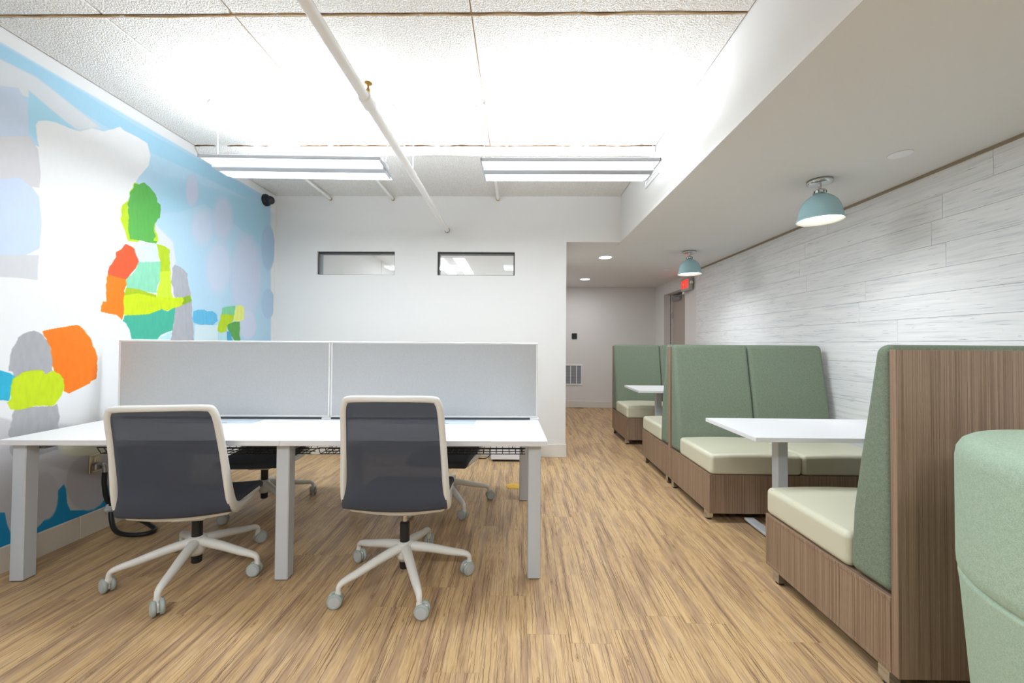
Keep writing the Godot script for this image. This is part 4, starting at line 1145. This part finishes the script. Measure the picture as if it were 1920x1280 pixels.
	font.font_weight = 700
	var tm := TextMesh.new()
	tm.text = "EXIT"
	tm.font = font
	tm.font_size = 64
	tm.pixel_size = 0.0020
	tm.depth = 0.004
	tm.material = M.exit_red
	var tx := part("lettering", tm, ex, Vector3(-0.061, 0.0, 0.0))
	tx.rotation.y = -PI / 2
	tx.scale = Vector3(1, 1.35, 1)
	var el := OmniLight3D.new()
	el.name = "sign_light"
	el.light_color = Color(1.0, 0.2, 0.12)
	el.light_energy = 0.004
	el.light_size = 0.05
	el.omni_range = 8.0
	el.omni_attenuation = 2.0
	el.shadow_enabled = true
	ex.add_child(el)
	el.position = Vector3(-0.12, 0, 0)
	for s in [-1.0, 1.0]:
		part("emergency_head", mb().lathe([Vector2(0.001, -0.03), Vector2(0.022, -0.03), Vector2(0.026, -0.01), Vector2(0.014, 0.012), Vector2(0.001, 0.014)], 14).done(M.frame_white), ex, Vector3(-0.035, -0.115 if s < 0 else 0.02, -0.10 if s < 0 else 0.185))
	# ceiling discs
	var sp := thing("ceiling_speaker", "flat white ceiling disc near the nearer dome lamp", "ceiling speaker", Vector3(2.272, HS, -2.39))
	part("grille", mb().lathe([Vector2(0.001, -0.006), Vector2(0.05, -0.006), Vector2(0.058, -0.003), Vector2(0.058, 0.0), Vector2(0.001, 0.0)], 28).done(M.frame_white), sp)
	var sc := thing("sprinkler_cover", "small white sprinkler cover in the corridor ceiling", "sprinkler", Vector3(2.252, HS, -6.05))
	part("cover", mb().lathe([Vector2(0.001, -0.008), Vector2(0.05, -0.008), Vector2(0.055, -0.004), Vector2(0.055, 0.0), Vector2(0.001, 0.0)], 24).done(M.frame_white), sc)
	# floor things under the desk
	var bx := thing("white_box", "white plastic box on the floor against the back wall", "box", Vector3(-0.06, 0, -4.335))
	part("body", mb().rbox(Vector3(0, 0.165, 0), Vector3(0.44, 0.29, 0.20), 0.012, 4).done(M.plastic_white), bx)
	part("plinth", mb().box(Vector3(0, 0.011, 0), Vector3(0.40, 0.022, 0.17), 0.003).done(M.black), bx)
	part("cord", mb().tube(curve([Vector3(-0.22, 0.05, -0.02), Vector3(-0.28, 0.012, 0.01), Vector3(-0.38, 0.008, -0.02), Vector3(-0.44, 0.03, -0.08)], 6), 0.005, null, 8).done(M.black), bx)
	var fd := thing("floor_box_cover", "round yellow brass cover set in the floor beside the desk leg", "floor box", Vector3(-0.029, 0, -3.52))
	part("cover", mb().lathe([Vector2(0.068, 0.0), Vector2(0.066, 0.004), Vector2(0.03, 0.0045), Vector2(0.001, 0.0045)], 32).done(M.yellow), fd)
	part("screw", mb().lathe([Vector2(0.008, 0.004), Vector2(0.008, 0.0055), Vector2(0.001, 0.0055)], 12).done(M.brass), fd)

func _ready() -> void:
	# camera: level lens with a slight upward tilt
	var cam := Camera3D.new()
	cam.name = "camera"
	add_child(cam)
	cam.position = Vector3(0, 1.244, 0)
	cam.basis = Basis.from_euler(Vector3(0.017536, 0.014971, 0.007575))
	cam.projection = Camera3D.PROJECTION_FRUSTUM
	cam.near = 0.05
	cam.far = 60.0
	cam.size = 2.0 * cam.near * 640.0 / 747.0
	cam.frustum_offset = Vector2(0, -7.80 / 747.0 * cam.near)
	cam.current = true
	var we := WorldEnvironment.new()
	we.name = "environment"
	var env := Environment.new()
	env.background_mode = Environment.BG_COLOR
	env.background_color = Color(0, 0, 0)
	env.tonemap_mode = Environment.TONE_MAPPER_LINEAR
	env.tonemap_exposure = 1.10
	env.sdfgi_enabled = true
	env.ssao_enabled = true
	env.ssil_enabled = true
	we.environment = env
	add_child(we)
	make_materials()
	# hanging lights: the pair in view, the pair behind the camera, the pair in the room behind the windows
	linear_light(Vector3(-1.52, 2.465, -2.745), 0.03, "hanging linear light over the desk, nearer the mural")
	linear_light(Vector3(0.338, 2.465, -2.775), 0.0, "hanging linear light beside the face of the lowered ceiling")
	linear_light(Vector3(-1.52, 2.465, 0.75), 0.0, "hanging linear light nearer the mural in the front half of the room", FRONT)
	linear_light(Vector3(0.338, 2.465, 0.75), 0.0, "hanging linear light beside the lowered ceiling in the front half of the room", FRONT)
	dome_lamp(Vector3(2.081, HS, -2.77), "pale blue dome lamp hanging over the nearer booth table")
	dome_lamp(Vector3(2.087, HS, -4.874), "pale blue dome lamp hanging by the exit sign")
	dome_lamp(Vector3(2.084, HS, -0.67), "pale blue dome lamp hanging over the drum seat")
	dome_lamp(Vector3(2.084, HS, 1.43), "pale blue dome lamp hanging behind the drum seat")
	downlight(Vector3(1.137, HS, -5.22), "round recessed light at the mouth of the corridor")
	downlight(Vector3(1.166, HS, -6.97), "round recessed light at the far end of the corridor")
	build_shell()
	build_desk()
	build_booths()
	build_chairs()
	build_details()
